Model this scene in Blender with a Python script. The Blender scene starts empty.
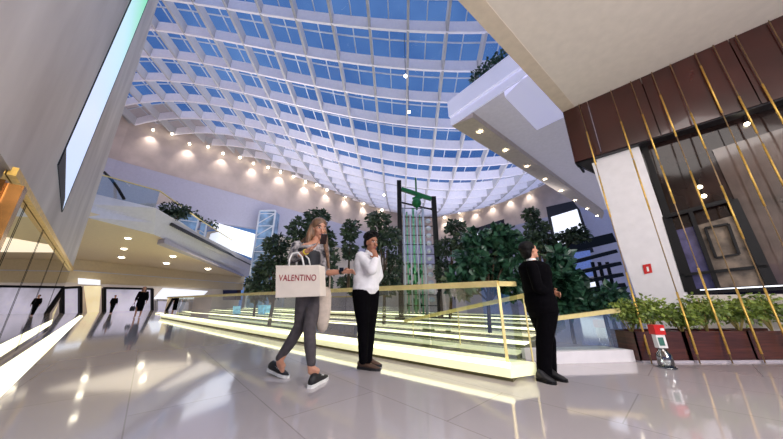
import bpy, bmesh, math, random
from math import radians, cos, sin, pi, hypot, sqrt, atan2, tan
from mathutils import Vector, Matrix
RND = random.Random(7)
S = bpy.context.scene
COL = S.collection
V = Vector
# ------------------------------------------------------------------ camera maths
F = 258.; TH = radians(17.2); RO = radians(-0.4); H = 0.88; CX, CY = 391.5, 219.5
f_ = V((0, cos(TH), sin(TH))); u0 = V((0, -sin(TH), cos(TH))); r0 = V((1, 0, 0))
R_ = cos(RO) * r0 + sin(RO) * u0
U_ = cos(RO) * u0 - sin(RO) * r0
CAMP = V((0, 0, H))
AZ = radians(47.8)
dA = V((-sin(AZ), cos(AZ), 0)); nA = V((cos(AZ), sin(AZ), 0))   # along the mall corridor / across it
def ray(px, py): return f_ + (px - CX) / F * R_ + (CY - py) / F * U_
def at(px, py, Y):                 # measured picture point at depth Y (metres)
    d = ray(px, py); return CAMP + d * (Y / d.y)
def at_z(px, py, z):
    d = ray(px, py); return CAMP + d * ((z - H) / d.z)
def on_n(px, py, n):               # on the vertical plane parallel to the corridor at offset n
    d = ray(px, py); return CAMP + d * (n / d.dot(nA))
def on_s(px, py, s):
    d = ray(px, py); return CAMP + d * (s / d.dot(dA))
def on_line(px, py, P, D, off=0):  # on the vertical plane through P with direction D; off pulls towards camera
    N = V((-D[1], D[0], 0)).normalized(); d = ray(px, py)
    P = V((P[0], P[1], 0))
    if N.dot(P) < 0: N = -N
    return CAMP + d * ((N.dot(P) - off) / d.dot(N))
def P3(s, n, z): return V((s * dA.x + n * nA.x, s * dA.y + n * nA.y, z))
# ------------------------------------------------------------------ materials
def lin(c):
    return tuple((x / 12.92 if x <= .04045 else ((x + .055) / 1.055) ** 2.4) for x in c)
def rgb(r, g, b): return lin((r / 255, g / 255, b / 255)) + (1,)
def mat(name, col, rough=.5, metal=0, var=.08, scale=6, col2=None, emit=0, ecol=None, coat=0, spec=.5, stretch=None, bump=0, detail=4):
    m = bpy.data.materials.new(name); m.use_nodes = True
    nt = m.node_tree; b = nt.nodes['Principled BSDF']
    tc = nt.nodes.new('ShaderNodeTexCoord'); mp = nt.nodes.new('ShaderNodeMapping')
    nz = nt.nodes.new('ShaderNodeTexNoise'); nz.inputs['Scale'].default_value = scale; nz.inputs['Detail'].default_value = detail
    if stretch: mp.inputs['Scale'].default_value = stretch
    nt.links.new(tc.outputs['Object'], mp.inputs[0]); nt.links.new(mp.outputs[0], nz.inputs[0])
    rp = nt.nodes.new('ShaderNodeValToRGB'); nt.links.new(nz.outputs[0], rp.inputs[0])
    c2 = col2 or tuple(min(1, x * (1 + var * 2)) for x in col[:3]) + (1,)
    c1 = col if col2 else tuple(x * (1 - var * 2) for x in col[:3]) + (1,)
    rp.color_ramp.elements[0].position = .3; rp.color_ramp.elements[1].position = .7
    rp.color_ramp.elements[0].color = c1; rp.color_ramp.elements[1].color = c2
    nt.links.new(rp.outputs[0], b.inputs['Base Color'])
    b.inputs['Roughness'].default_value = rough; b.inputs['Metallic'].default_value = metal
    b.inputs['Coat Weight'].default_value = coat; b.inputs['Specular IOR Level'].default_value = spec
    if coat: b.inputs['Coat Roughness'].default_value = .05
    if emit:
        b.inputs['Emission Strength'].default_value = emit
        if ecol: b.inputs['Emission Color'].default_value = ecol
        else: nt.links.new(rp.outputs[0], b.inputs['Emission Color'])
    if bump:
        bp = nt.nodes.new('ShaderNodeBump'); bp.inputs['Strength'].default_value = bump; bp.inputs['Distance'].default_value = .02
        nt.links.new(nz.outputs[0], bp.inputs['Height']); nt.links.new(bp.outputs[0], b.inputs['Normal'])
    return m
def glass(name, tint=(1, 1, 1, 1), refl=1.5, extra=0.0, rough=.0):
    m = bpy.data.materials.new(name); m.use_nodes = True
    nt = m.node_tree; nt.nodes.clear()
    out = nt.nodes.new('ShaderNodeOutputMaterial'); mx = nt.nodes.new('ShaderNodeMixShader')
    tr = nt.nodes.new('ShaderNodeBsdfTransparent'); gl = nt.nodes.new('ShaderNodeBsdfGlossy'); fr = nt.nodes.new('ShaderNodeFresnel')
    fr.inputs[0].default_value = refl; tr.inputs[0].default_value = tint; gl.inputs['Roughness'].default_value = rough
    ma = nt.nodes.new('ShaderNodeMath'); ma.operation = 'ADD'; ma.use_clamp = True; ma.inputs[1].default_value = extra
    nt.links.new(fr.outputs[0], ma.inputs[0]); nt.links.new(ma.outputs[0], mx.inputs[0])
    nt.links.new(tr.outputs[0], mx.inputs[1]); nt.links.new(gl.outputs[0], mx.inputs[2]); nt.links.new(mx.outputs[0], out.inputs[0])
    return m
def floor_material():
    m = mat('polished_floor', rgb(188, 179, 178), rough=.075, var=.035, scale=.35, spec=.9, coat=.25)
    nt = m.node_tree; b = nt.nodes['Principled BSDF']
    tc = nt.nodes.new('ShaderNodeTexCoord'); mp = nt.nodes.new('ShaderNodeMapping'); mp.inputs['Rotation'].default_value = (0, 0, -radians(42.2 + 90))
    br = nt.nodes.new('ShaderNodeTexBrick'); br.inputs['Scale'].default_value = 1; br.inputs['Mortar Size'].default_value = .005
    br.inputs['Brick Width'].default_value = 1.8; br.inputs['Row Height'].default_value = .9
    br.inputs['Color1'].default_value = (1, 1, 1, 1); br.inputs['Color2'].default_value = (.93, .93, .94, 1); br.inputs['Mortar'].default_value = (.74, .73, .71, 1)
    nt.links.new(tc.outputs['Object'], mp.inputs[0]); nt.links.new(mp.outputs[0], br.inputs[0])
    mul = nt.nodes.new('ShaderNodeMixRGB'); mul.blend_type = 'MULTIPLY'; mul.inputs[0].default_value = 1
    src = b.inputs['Base Color'].links[0].from_socket
    nt.links.new(src, mul.inputs[1]); nt.links.new(br.outputs[0], mul.inputs[2]); nt.links.new(mul.outputs[0], b.inputs['Base Color'])
    return m
M = dict(
    floor=floor_material(),
    marble=mat('brushed_marble', rgb(156, 142, 134), .5, col2=rgb(218, 208, 200), scale=.8, stretch=(.8, .8, .3), detail=9),
    slab=mat('ceiling_paint', rgb(204, 194, 184), .8, var=.02, emit=.1),  # faint emission stands in for light bounced onto the ceiling
    slab_edge=mat('ceiling_edge_paint', rgb(205, 190, 172), .7, var=.03),
    white=mat('white_plaster', rgb(226, 222, 224), .6, var=.02),
    rib=mat('rib_shaded_white', rgb(190, 188, 194), .6, var=.02),  # darker copy of the rib white, shade put into the colour
    ribh=mat('rib_lit_white', rgb(240, 236, 248), .6, var=.02, emit=.06),  # lit copy of the rib white, lavender light in colour and emission
    mull=mat('mullion_paint', rgb(205, 212, 228), .4, var=.03),
    cream=mat('cream_plaster', rgb(232, 212, 170), .6, var=.02),
    beige=mat('beige_stone', rgb(206, 190, 184), .8, var=.07, scale=.8, detail=8),
    lav=mat('pale_lavender_wall', rgb(196, 194, 214), .7, var=.02),
    lavwhite=mat('blue_lit_white_panel', rgb(238, 238, 244), .45, var=.02, emit=.38, ecol=rgb(196, 194, 245)),  # emission imitates bluish bounce light, the panels are no lamps
    greysoffit=mat('grey_soffit', rgb(186, 178, 186), .7, var=.02),
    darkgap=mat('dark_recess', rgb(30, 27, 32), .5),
    gold=mat('brushed_gold', rgb(222, 180, 90), .35, metal=.6, var=.1, scale=20),
    brass=mat('brass_handrail', rgb(240, 220, 150), .4, metal=.35, var=.05, scale=10),
    bronze=mat('polished_bronze', rgb(150, 104, 56), .25, metal=1, var=.2, scale=5),
    rodgrey=mat('champagne_rod', rgb(150, 124, 88), .35, metal=.5, var=.1),
    maroon=mat('lacquered_maroon_panel', rgb(56, 20, 16), .22, var=.18, scale=1.2, coat=.5),
    wood=mat('red_brown_wood', rgb(78, 38, 28), .4, var=.25, scale=3, stretch=(1, 1, 12), coat=.2),
    facade=mat('dark_glossy_glass', rgb(34, 22, 20), .08, var=.4, scale=1.5, spec=.35),
    black=mat('black_metal', rgb(13, 12, 14), .5, spec=.25),
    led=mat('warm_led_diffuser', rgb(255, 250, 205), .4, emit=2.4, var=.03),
    kerb=mat('backlit_kerb', rgb(236, 232, 190), .35, emit=.7, ecol=rgb(240, 238, 190), var=.06, scale=3),
    kerbdark=mat('dark_plinth', rgb(96, 88, 60), .4),
    tread=mat('terrace_stone', rgb(128, 128, 92), .25, var=.12, spec=.8),
    cool=mat('white_light_panel', rgb(236, 240, 250), .5, emit=1.0, var=.04, scale=1),
    warmlit=mat('warm_lit_panel', rgb(250, 226, 180), .5, emit=.7, var=.08, scale=1),
    shoplav=mat('lilac_display', rgb(214, 208, 226), .4, emit=.5, var=.15, scale=.6),
    teal=mat('blue_screen', rgb(130, 190, 226), .4, emit=.8, var=.2),
    bulb=mat('lamp_glow', rgb(255, 244, 214), .4, emit=14, var=0),
    leaf=mat('dark_leaf', rgb(34, 52, 42), .45, col2=rgb(70, 88, 66), scale=3),
    leafbig=mat('broad_green_leaf', rgb(18, 44, 36), .35, col2=rgb(62, 104, 78), scale=5),
    leafyel=mat('shrub_leaf', rgb(70, 96, 36), .45, col2=rgb(150, 166, 74), scale=5),
    bark=mat('bark', rgb(70, 56, 44), .85, var=.2),
    soil=mat('soil', rgb(50, 38, 30), .95),
    red=mat('red_enamel', rgb(200, 34, 30), .4, var=.04),
    green=mat('green_metal', rgb(26, 110, 62), .35, metal=.3),
    tubeglass=mat('greenish_tube_glass', rgb(120, 200, 150), .1, spec=1, var=.2),
    paper=mat('ivory_paper_bag', rgb(222, 210, 196), .7, var=.03),
    tote=mat('beige_canvas', rgb(196, 180, 164), .85, var=.06, scale=20),
    crimson=mat('dark_red_print', rgb(150, 40, 50), .6),
    denim=mat('charcoal_trousers', rgb(74, 68, 70), .85, var=.12, scale=20),
    blackcloth=mat('black_wool', rgb(8, 7, 10), .9, spec=.05, var=.15, scale=20),
    whitecloth=mat('white_cotton', rgb(226, 224, 226), .8, var=.03, scale=12, bump=.4),
    camo=mat('grey_patterned_shirt', rgb(40, 40, 50), .8, col2=rgb(190, 182, 180), scale=20, detail=1),
    vest=mat('black_quilted_vest', rgb(24, 25, 32), .6, var=.2, scale=20),
    hairbr=mat('long_brown_hair', rgb(74, 50, 36), .5, col2=rgb(140, 106, 78), scale=14, stretch=(4, 4, .4)),
    hairbk=mat('black_hair', rgb(12, 9, 9), .7, spec=.2, var=.3, scale=40, bump=.6),
    skin=mat('skin_tan', rgb(196, 140, 112), .55, var=.04),
    skin2=mat('skin_brown', rgb(160, 108, 82), .55, var=.04),
    lip=mat('lips', rgb(150, 74, 68), .5), eye=mat('eye_dark', rgb(30, 22, 20), .3), eyew=mat('eye_white', rgb(220, 214, 208), .4),
    sole=mat('white_rubber', rgb(232, 230, 226), .6), shoe=mat('black_canvas_shoe', rgb(26, 25, 28), .6), brownshoe=mat('brown_suede_shoe', rgb(84, 60, 46), .7),
    yellow=mat('yellow_band', rgb(238, 214, 60), .5), phone=mat('black_phone', rgb(18, 18, 22), .2),
    softsoffit=mat('bounce_lit_soffit', rgb(200, 194, 202), .7, var=.02, emit=.22),  # balcony soffit grey with emission in place of bounce light
    gallery=mat('gallery_cream', rgb(206, 192, 176), .6, var=.1, scale=.5, emit=.12),  # slight emission makes the cream walls look lit
    pane=glass('blue_tinted_pane', (.86, .92, 1, 1), 1.12),
    rail_glass=glass('balustrade_glass', (.84, .93, .84, 1), 1.6, .24),
    shopglass=glass('shop_window_glass', (.86, .86, .86, 1), 1.6, .10),
    clear=glass('clear_glass', (.85, .92, .88, 1), 1.6, .18),
)
# LED screen: green at its top fading to pale blue
def screen_mat():
    m = mat('led_screen', rgb(200, 220, 250), .4); nt = m.node_tree; b = nt.nodes['Principled BSDF']
    tc = nt.nodes.new('ShaderNodeTexCoord'); sp = nt.nodes.new('ShaderNodeSeparateXYZ'); nt.links.new(tc.outputs['Object'], sp.inputs[0])
    mr = nt.nodes.new('ShaderNodeMapRange'); mr.inputs[1].default_value = 0; mr.inputs[2].default_value = 7; nt.links.new(sp.outputs[2], mr.inputs[0])
    r = nt.nodes.new('ShaderNodeValToRGB'); e = r.color_ramp.elements; e[0].color = rgb(206, 222, 250); e[1].color = rgb(96, 214, 150)
    e[0].position = .25; e[1].position = .85; x = e.new(.5); x.color = rgb(190, 226, 240)
    nt.links.new(mr.outputs[0], r.inputs[0]); nt.links.new(r.outputs[0], b.inputs['Emission Color']); b.inputs['Emission Strength'].default_value = 1.0
    b.inputs['Base Color'].default_value = (0, 0, 0, 1)
    for l in list(b.inputs['Base Color'].links): nt.links.remove(l)
    return m
M['screen'] = screen_mat()
# ------------------------------------------------------------------ object helpers
def empty(name, loc):
    o = bpy.data.objects.new(name, None); COL.objects.link(o); o.location = loc; o.empty_display_size = .1; return o
def tag(o, label=None, cat=None, group=None, kind=None):
    if label: o['label'] = label
    if cat: o['category'] = cat
    if group: o['group'] = group
    if kind: o['kind'] = kind
    return o
def thing(name, label, cat, loc, group=None): return tag(empty(name, loc), label, cat, group)
def wl(o):
    p = V((0, 0, 0))
    while o: p = p + o.location; o = o.parent
    return p
def frame(t, up=V((0, 0, 1))):
    t = t.normalized()
    if abs(t.dot(up)) > .97: up = V((0, 1, 0))
    a = t.cross(up).normalized(); return a, a.cross(t).normalized()
class MB:
    def __init__(s): s.v = []; s.f = []; s.m = []; s.cm = 0
    def add(s, vs, fs):
        b = len(s.v); s.v += [V(v) for v in vs]
        for f in fs: s.f.append([b + i for i in f]); s.m.append(s.cm)
        return s
    def poly(s, pts): return s.add(pts, [list(range(len(pts)))])
    def box(s, c, d, rz=0):
        x, y, z = [k / 2 for k in d]; c = V(c)
        vs = [V((i * x, j * y, k * z)) for k in (-1, 1) for j in (-1, 1) for i in (-1, 1)]
        if rz: R = Matrix.Rotation(rz, 3, 'Z'); vs = [R @ v for v in vs]
        return s.add([c + v for v in vs], [(0, 2, 3, 1), (4, 5, 7, 6), (0, 1, 5, 4), (2, 6, 7, 3), (0, 4, 6, 2), (1, 3, 7, 5)])
    def slabxy(s, pts, z0, z1):       # prism over a plan polygon
        n = len(pts); z0l = z0 if isinstance(z0, (list, tuple)) else [z0] * n; z1l = z1 if isinstance(z1, (list, tuple)) else [z1] * n
        vs = [V((p[0], p[1], z0l[i])) for i, p in enumerate(pts)] + [V((p[0], p[1], z1l[i])) for i, p in enumerate(pts)]
        return s.add(vs, [list(range(n))[::-1], list(range(n, 2 * n))] + [(i, (i + 1) % n, n + (i + 1) % n, n + i) for i in range(n)])
    def plate(s, pts, off):           # polygon thickened by vector off
        n = len(pts); off = V(off); pts = [V(p) for p in pts]
        return s.add(pts + [p + off for p in pts], [list(range(n))[::-1], list(range(n, 2 * n))] + [(i, (i + 1) % n, n + (i + 1) % n, n + i) for i in range(n)])
    def bar(s, p, q, w, h, up=V((0, 0, 1))):
        p = V(p); q = V(q); a, b = frame(q - p, V(up)); a = a * w / 2; b = b * h / 2
        vs = [p - a - b, p + a - b, p + a + b, p - a + b, q - a - b, q + a - b, q + a + b, q - a + b]
        return s.add(vs, [(3, 2, 1, 0), (4, 5, 6, 7), (0, 1, 5, 4), (1, 2, 6, 5), (2, 3, 7, 6), (3, 0, 4, 7)])
    def tube(s, pts, rr, n=10, cap=True):
        pts = [V(p) for p in pts]
        if not isinstance(rr, (list, tuple)): rr = [rr] * len(pts)
        rings = []; a = None
        for i, p in enumerate(pts):
            t = (pts[min(i + 1, len(pts) - 1)] - pts[max(i - 1, 0)])
            if a is None: a, b = frame(t)
            else:
                t = t.normalized(); a = (a - t * a.dot(t)).normalized(); b = a.cross(t)
            rings.append([p + (a * cos(2 * pi * k / n) + b * sin(2 * pi * k / n)) * rr[i] for k in range(n)])
        return s.rings(rings, cap)
    def rings(s, rings, cap=True):
        n = len(rings[0]); vs = [v for r in rings for v in r]; fs = []
        for i in range(len(rings) - 1):
            for k in range(n): fs.append((i * n + k, i * n + (k + 1) % n, (i + 1) * n + (k + 1) % n, (i + 1) * n + k))
        if cap: fs.append(list(range(n))[::-1]); fs.append([(len(rings) - 1) * n + k for k in range(n)])
        return s.add(vs, fs)
    def capsule(s, p, q, r0, r1, n=12):
        p = V(p); q = V(q); t = (q - p).normalized(); a, b = frame(t); rs = []
        prof = [(-sin(x) * r0, cos(x) * r0, p) for x in (1.45, 1.1, .7, .35)] + [(0, r0, p), (0, r1, q)] + [(sin(x) * r1, cos(x) * r1, q) for x in (.35, .7, 1.1, 1.45)]
        for h, r, c in prof: rs.append([c + t * h + (a * cos(2 * pi * k / n) + b * sin(2 * pi * k / n)) * r for k in range(n)])
        return s.rings(rs)
    def ell(s, c, ax, n=16, m=10):
        c = V(c); X, Y, Z = [V(a) for a in ax]; rs = []
        for i in range(m + 1):
            ph = -pi / 2 + pi * (i * .98 + .01 * m) / m
            rs.append([c + X * cos(ph) * cos(2 * pi * k / n) + Y * cos(ph) * sin(2 * pi * k / n) + Z * sin(ph) for k in range(n)])
        return s.rings(rs)
    def sph(s, c, r, n=12, m=8): return s.ell(c, ((r, 0, 0), (0, r, 0), (0, 0, r)), n, m)
    def loft(s, secs, n=20):          # secs: (centre, side vector, depth vector)
        rs = []
        for c, A, B in secs:
            c = V(c); A = V(A); B = V(B); rs.append([c + A * cos(2 * pi * k / n) + B * sin(2 * pi * k / n) for k in range(n)])
        return s.rings(rs)
    def build(s, name, m, parent=None, smooth=False, kind=None, fix=True):
        if parent is None:
            xs = [v.x for v in s.v]; ys = [v.y for v in s.v]; zs = [v.z for v in s.v]
            o_ = V(((min(xs) + max(xs)) / 2, (min(ys) + max(ys)) / 2, min(zs)))
        else: o_ = wl(parent)
        me = bpy.data.meshes.new(name); me.from_pydata([v - o_ for v in s.v], [], s.f)
        ms = m if isinstance(m, (list, tuple)) else [m]
        for x in ms: me.materials.append(M[x] if isinstance(x, str) else x)
        if len(ms) > 1: me.polygons.foreach_set('material_index', s.m)
        if fix:
            bm = bmesh.new(); bm.from_mesh(me); bmesh.ops.recalc_face_normals(bm, faces=bm.faces); bm.to_mesh(me); bm.free()
        if smooth: me.polygons.foreach_set('use_smooth', [True] * len(me.polygons))
        o = bpy.data.objects.new(name, me); COL.objects.link(o)
        if parent: o.parent = parent
        else: o.location = o_
        if kind: o['kind'] = kind
        return o
def sculpt(mb, name, m, parent, voxel=.01, smooth=2, paint=None):
    """fuse overlapping closed shapes into one continuous surface"""
    o = mb.build(name, m, parent, fix=False)
    md = o.modifiers.new('r', 'REMESH'); md.mode = 'VOXEL'; md.voxel_size = voxel
    if smooth: sm = o.modifiers.new('s', 'SMOOTH'); sm.iterations = smooth; sm.factor = .5
    dg = bpy.context.evaluated_depsgraph_get()
    me = bpy.data.meshes.new_from_object(o.evaluated_get(dg)); o.modifiers.clear(); o.data = me; me.name = name
    me.materials.clear()
    for x in (m if isinstance(m, (list, tuple)) else [m]): me.materials.append(M[x])
    me.polygons.foreach_set('use_smooth', [True] * len(me.polygons))
    if paint:
        w = wl(parent)
        for p in me.polygons: p.material_index = paint(p.center + w)
    else: me.polygons.foreach_set('material_index', [0] * len(me.polygons))
    return o
def struct(name, mb, m, parent=None, label=None):
    o = mb.build(name, m, parent)
    if parent is None:
        o['kind'] = 'structure'
        if label: o['label'] = label
    return o
# ------------------------------------------------------------------ FLOOR
mb = MB(); mb.poly([(-70, -8, 0), (40, -8, 0), (40, 60, 0), (-70, 60, 0)])
fl = struct('floor', mb, 'floor', label='pale polished stone mall floor with glossy reflections')
# ------------------------------------------------------------------ SKYLIGHT ROOF
CO = [12.5526, -6.0224, 4.4247, 5.8211, -3.814, -4.0863, -2.3148, 2.2112, 0.0281, 5.1159, 1.5318, -1.6435, 2.8543, 2.4838, -1.6368]
def zr(x, y):
    x = x / 20; y = (y - 15) / 20; t = 0; i = 0
    for a in range(5):
        for b in range(5 - a): t += CO[i] * x ** a * y ** b; i += 1
    return min(t, 19)
PH = -.0357; OX, OY, SR = 2.919, 9.806, 1.729
E1 = V((cos(PH), sin(PH))); E2 = V((-sin(PH), cos(PH)))
def gp(k, i): p = V((OX, OY)) + 2 * k * E1 + SR * i * E2; return p
RIML = [(-25.2, 17.2), (-23.2, 19.3), (-20.86, 21.03), (-18.51, 22.69), (-16.15, 24.35), (-13.97, 26.0), (-11.62, 27.66), (-9.34, 29.32), (-7.32, 30.97), (-5.34, 32.63), (-3.45, 34.29), (-1.6, 35.8), (.4, 37.4), (2.6, 38.9), (5.0, 40.0), (7.0, 40.5), (8.71, 40.0)]
RIMR = [(10.58, 38.27), (12.4, 36.54), (14.35, 34.81), (16.17, 33.08), (18.03, 31.35), (20.0, 29.5), (22.0, 27.6)]
RIM = RIML + RIMR
RIMW = RIM + [(27.0, 22.5), (33.0, 16.0), (36, 10)]
REG = [tuple(P3(-4, -.66, 0)[:2]), tuple(P3(14.1, -.66, 0)[:2]), tuple(P3(14.1, -1.4, 0)[:2])] + RIM + [(22, 0.5)]
def inside(x, y):
    c = False; j = len(REG) - 1
    for i in range(len(REG)):
        (xi, yi), (xj, yj) = REG[i], REG[j]
        if (yi > y) != (yj > y) and x < (xj - xi) * (y - yi) / (yj - yi) + xi: c = not c
        j = i
    return c
roof = empty('ceiling', (0, 15, 12)); tag(roof, 'blue glass skylight roof carried on a curved white rib grid', kind='structure')
DEP = .74
def rib_line(fun, t0, t1, w):
    out = []; cur = []
    t = t0; st = .25
    while t <= t1:
        p = fun(t)
        if inside(p.x, p.y): cur.append(p)
        else:
            if len(cur) > 2: out.append(cur)
            cur = []
        t += st
    if len(cur) > 2: out.append(cur)
    mb = MB()
    for c in out:
        c = c[::2] + ([c[-1]] if len(c) % 2 == 0 else [])
        rs = []
        for j, p in enumerate(c):
            q = c[min(j + 1, len(c) - 1)] - c[max(j - 1, 0)]; nrm = V((-q.y, q.x)).normalized() * w / 2
            z = zr(p.x, p.y)
            rs.append([V((p.x - nrm.x, p.y - nrm.y, z)), V((p.x + nrm.x, p.y + nrm.y, z)), V((p.x + nrm.x * .7, p.y + nrm.y * .7, z + DEP)), V((p.x - nrm.x * .7, p.y - nrm.y * .7, z + DEP))])
        mb.rings(rs)
    return mb
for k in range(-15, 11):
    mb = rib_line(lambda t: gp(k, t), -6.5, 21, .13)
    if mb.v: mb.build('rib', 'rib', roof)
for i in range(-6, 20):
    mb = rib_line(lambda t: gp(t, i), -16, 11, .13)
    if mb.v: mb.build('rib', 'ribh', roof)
for nm, w, hh, stp in (('mullion', .05, .07, .5),):
    mb = MB()
    def seg(a, b):
        m_ = (a + b) / 2
        if inside(m_.x, m_.y):
            mb.bar((a.x, a.y, zr(a.x, a.y) + DEP), (b.x, b.y, zr(b.x, b.y) + DEP), w, hh)
    for k in range(-30, 21):
        if k % 2 == 0: continue
        for j in range(-12, 40): seg(gp(k / 2, j / 2), gp(k / 2, j / 2 + .5))
    for i in range(-12, 40):
        if i % 2 == 0: continue
        for k in range(-30, 21): seg(gp(k / 2, i / 2), gp(k / 2 + .5, i / 2))
    mb.build('mullion', 'mull', roof, fix=False)
mb = MB(); ids = {}
for k in range(-31, 22):
    for i in range(-13, 41):
        c = [gp(k / 2, i / 2), gp(k / 2 + .5, i / 2), gp(k / 2 + .5, i / 2 + .5), gp(k / 2, i / 2 + .5)]
        m_ = (c[0] + c[2]) / 2
        if inside(m_.x, m_.y): mb.add([(p.x, p.y, zr(p.x, p.y) + DEP + .06) for p in c], [(0, 1, 2, 3)])
mb.build('glass_pane', 'pane', roof, fix=False)
# opaque grey-white closing panels along the rim (the last cells before the wall are not glazed)
mb = MB()
for k in range(-31, 22):
    for i in range(-13, 41):
        c = [gp(k / 2, i / 2), gp(k / 2 + .5, i / 2), gp(k / 2 + .5, i / 2 + .5), gp(k / 2, i / 2 + .5)]
        m_ = (c[0] + c[2]) / 2
        if inside(m_.x, m_.y):
            d = min(hypot(m_.x - (a[0] + (b[0] - a[0]) * t), m_.y - (a[1] + (b[1] - a[1]) * t)) for a, b in zip(RIM[:-1], RIM[1:]) for t in (0, .5, 1))
            if d < 2.6 + .7 * sin(k * 1.3): mb.add([(p.x, p.y, zr(p.x, p.y) + DEP + .04) for p in c], [(0, 1, 2, 3)])
mb.build('rim_panel', 'greysoffit', roof, fix=False)
# scalloped arches where the grid meets the wall
mb = MB()
for a, b in zip(RIM[:-1], RIM[1:]):
    for j in range(8):
        t0, t1 = j / 8, (j + 1) / 8
        def q(t): 
            x = a[0] + (b[0] - a[0]) * t; y = a[1] + (b[1] - a[1]) * t; l = sqrt(x * x + y * y); return x * (1 - .25 / l), y * (1 - .25 / l)
        (x0, y0), (x1, y1) = q(t0), q(t1)
        z0 = zr(x0, y0) + .95 * sin(pi * t0) ; z1 = zr(x1, y1) + .95 * sin(pi * t1)
        mb.add([(x0, y0, z0), (x1, y1, z1), (x1, y1, zr(x1, y1) + DEP + .2), (x0, y0, zr(x0, y0) + DEP + .2)], [(0, 1, 2, 3)])
mb.build('scallop_edge', 'rib', roof, fix=False)
# ------------------------------------------------------------------ BACK WALLS
def wall_hit(px, py, off=0.0):
    d = ray(px, py); best = None
    for a, b in zip(RIM[:-1], RIM[1:]):
        D = V((b[0] - a[0], b[1] - a[1])); det = d.x * (-D.y) + D.x * d.y
        if abs(det) < 1e-9: continue
        t = (a[0] * (-D.y) + D.x * a[1]) / det; u = (d.x * a[1] - d.y * a[0]) / det
        if -1e-6 <= u <= 1.0001 and t > 0 and (best is None or t < best): best = t
    return CAMP + d * best * (1 - off)
led = [(115, 152), (133, 158), (200, 178), (306, 208), (365, 226), (400, 234), (445, 232), (480, 226), (540, 208)]
def interp(tab, x):
    if x <= tab[0][0]: return tab[0][1] + (x - tab[0][0]) * (tab[1][1] - tab[0][1]) / (tab[1][0] - tab[0][0])
    for a, b in zip(tab[:-1], tab[1:]):
        if x <= b[0]: return a[1] + (b[1] - a[1]) * (x - a[0]) / (b[0] - a[0])
    a, b = tab[-2:]; return b[1] + (b[1] - a[1]) * (x - b[0]) / (b[0] - a[0])
def pinch(x, y, o): l = hypot(x, y); return x * (1 - o / l), y * (1 - o / l)
# heights (m) of the ledge and of the underside of the lavender band, along the wall
LEDZ = [12.3, 12.1, 11.8, 11.5, 11.2, 10.9, 10.6, 10.3, 10.1, 9.9, 9.6, 9.4, 9.2, 9.1, 9.1, 9.1, 9.2, 9.4, 9.6, 9.8, 10.0, 10.2, 10.4, 10.6, 10.8, 11, 11]
BOTZ = [7.9] * 6 + [7.6, 7.4, 7.2, 7, 6.8, 6.6, 6.4, 6.2, 6, 6, 5, 4, 3, 2, 1, 0, 0, 0, 0, 0, 0]
for nm, ids_, lab in (('wall_back', range(0, len(RIML)), 'curved beige stone wall below the skylight rim'), ('wall_right_back', range(len(RIML) - 1, len(RIMW)), 'beige and lavender wall at the back right')):
    top = MB(); low = MB(); gr = MB()
    ids_ = list(ids_)
    for i, j in zip(ids_[:-1], ids_[1:]):
        a, b = RIMW[i], RIMW[j]; za, zb = min(zr(*a), 17) + 1.3, min(zr(*b), 17) + 1.3
        top.add([(a[0], a[1], LEDZ[i]), (b[0], b[1], LEDZ[j]), (b[0], b[1], zb), (a[0], a[1], za)], [(0, 1, 2, 3)])
        a2, b2 = pinch(*a, .5), pinch(*b, .5)
        low.add([(a2[0], a2[1], BOTZ[i]), (b2[0], b2[1], BOTZ[j]), (b2[0], b2[1], LEDZ[j]), (a2[0], a2[1], LEDZ[i]), (a[0], a[1], LEDZ[i]), (b[0], b[1], LEDZ[j]), (a[0], a[1], BOTZ[i]), (b[0], b[1], BOTZ[j])], [(0, 1, 2, 3), (3, 2, 5, 4), (0, 6, 7, 1)])
        if not (nm == 'wall_back' and i < 5): gr.add([(a[0] * 1.02, a[1] * 1.02, 0), (b[0] * 1.02, b[1] * 1.02, 0), (b[0] * 1.02, b[1] * 1.02, BOTZ[j] + .1), (a[0] * 1.02, a[1] * 1.02, BOTZ[i] + .1)], [(0, 1, 2, 3)])
    o = struct(nm, top, 'beige', label=lab)
    low.build('lower_band', 'lav', o, fix=False); gr.build('gallery_wall', 'gallery' if nm == 'wall_back' else 'lav', o, fix=False)
o = MB(); o.poly([wall_hit(214, 222, .03), wall_hit(262, 236, .03), wall_hit(262, 262, .03), wall_hit(205, 240, .03)]); o = o.build('upper_shop', 'cool'); tag(o, 'bright white lit upper shop behind the gallery shrubs', 'shop')
# left wall of the atrium beyond the marble block
mb = MB(); a = P3(14.6, -1.55, 0); b = V((RIM[0][0], RIM[0][1], 0)); 
mb.slabxy([a[:2], b[:2], (b.x - .3, b.y - .2), (a.x - .3, a.y - .2)], 5.6, 19); struct('wall_left_far', mb, 'beige', label='beige side wall beyond the marble wall')
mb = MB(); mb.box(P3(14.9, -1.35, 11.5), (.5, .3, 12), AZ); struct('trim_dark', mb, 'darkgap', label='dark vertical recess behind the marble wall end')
# ------------------------------------------------------------------ LEFT MARBLE WALL, SHOP WINDOW, SCREEN
NW = -.75
def W(s, z, n=NW): return P3(s, n, z)
mb = MB()
q = [W(-6, 2.0), W(3.9, 2.0), W(14.2, 1.93), W(10.4, 11.1), W(8.6, 16.5), W(-6, 17)]
mb.plate(q, -nA * .6); wl_ = struct('wall_left', mb, 'marble', label='tall streaked grey marble wall leaning over the shop window')
mb = MB(); mb.bar(W(3.9, 2.0, -.74), W(14.2, 1.93, -.74), .05, .08); tr_ = struct('trim_1', mb, 'gold', label='gold edge strip under the marble wall')
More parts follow.
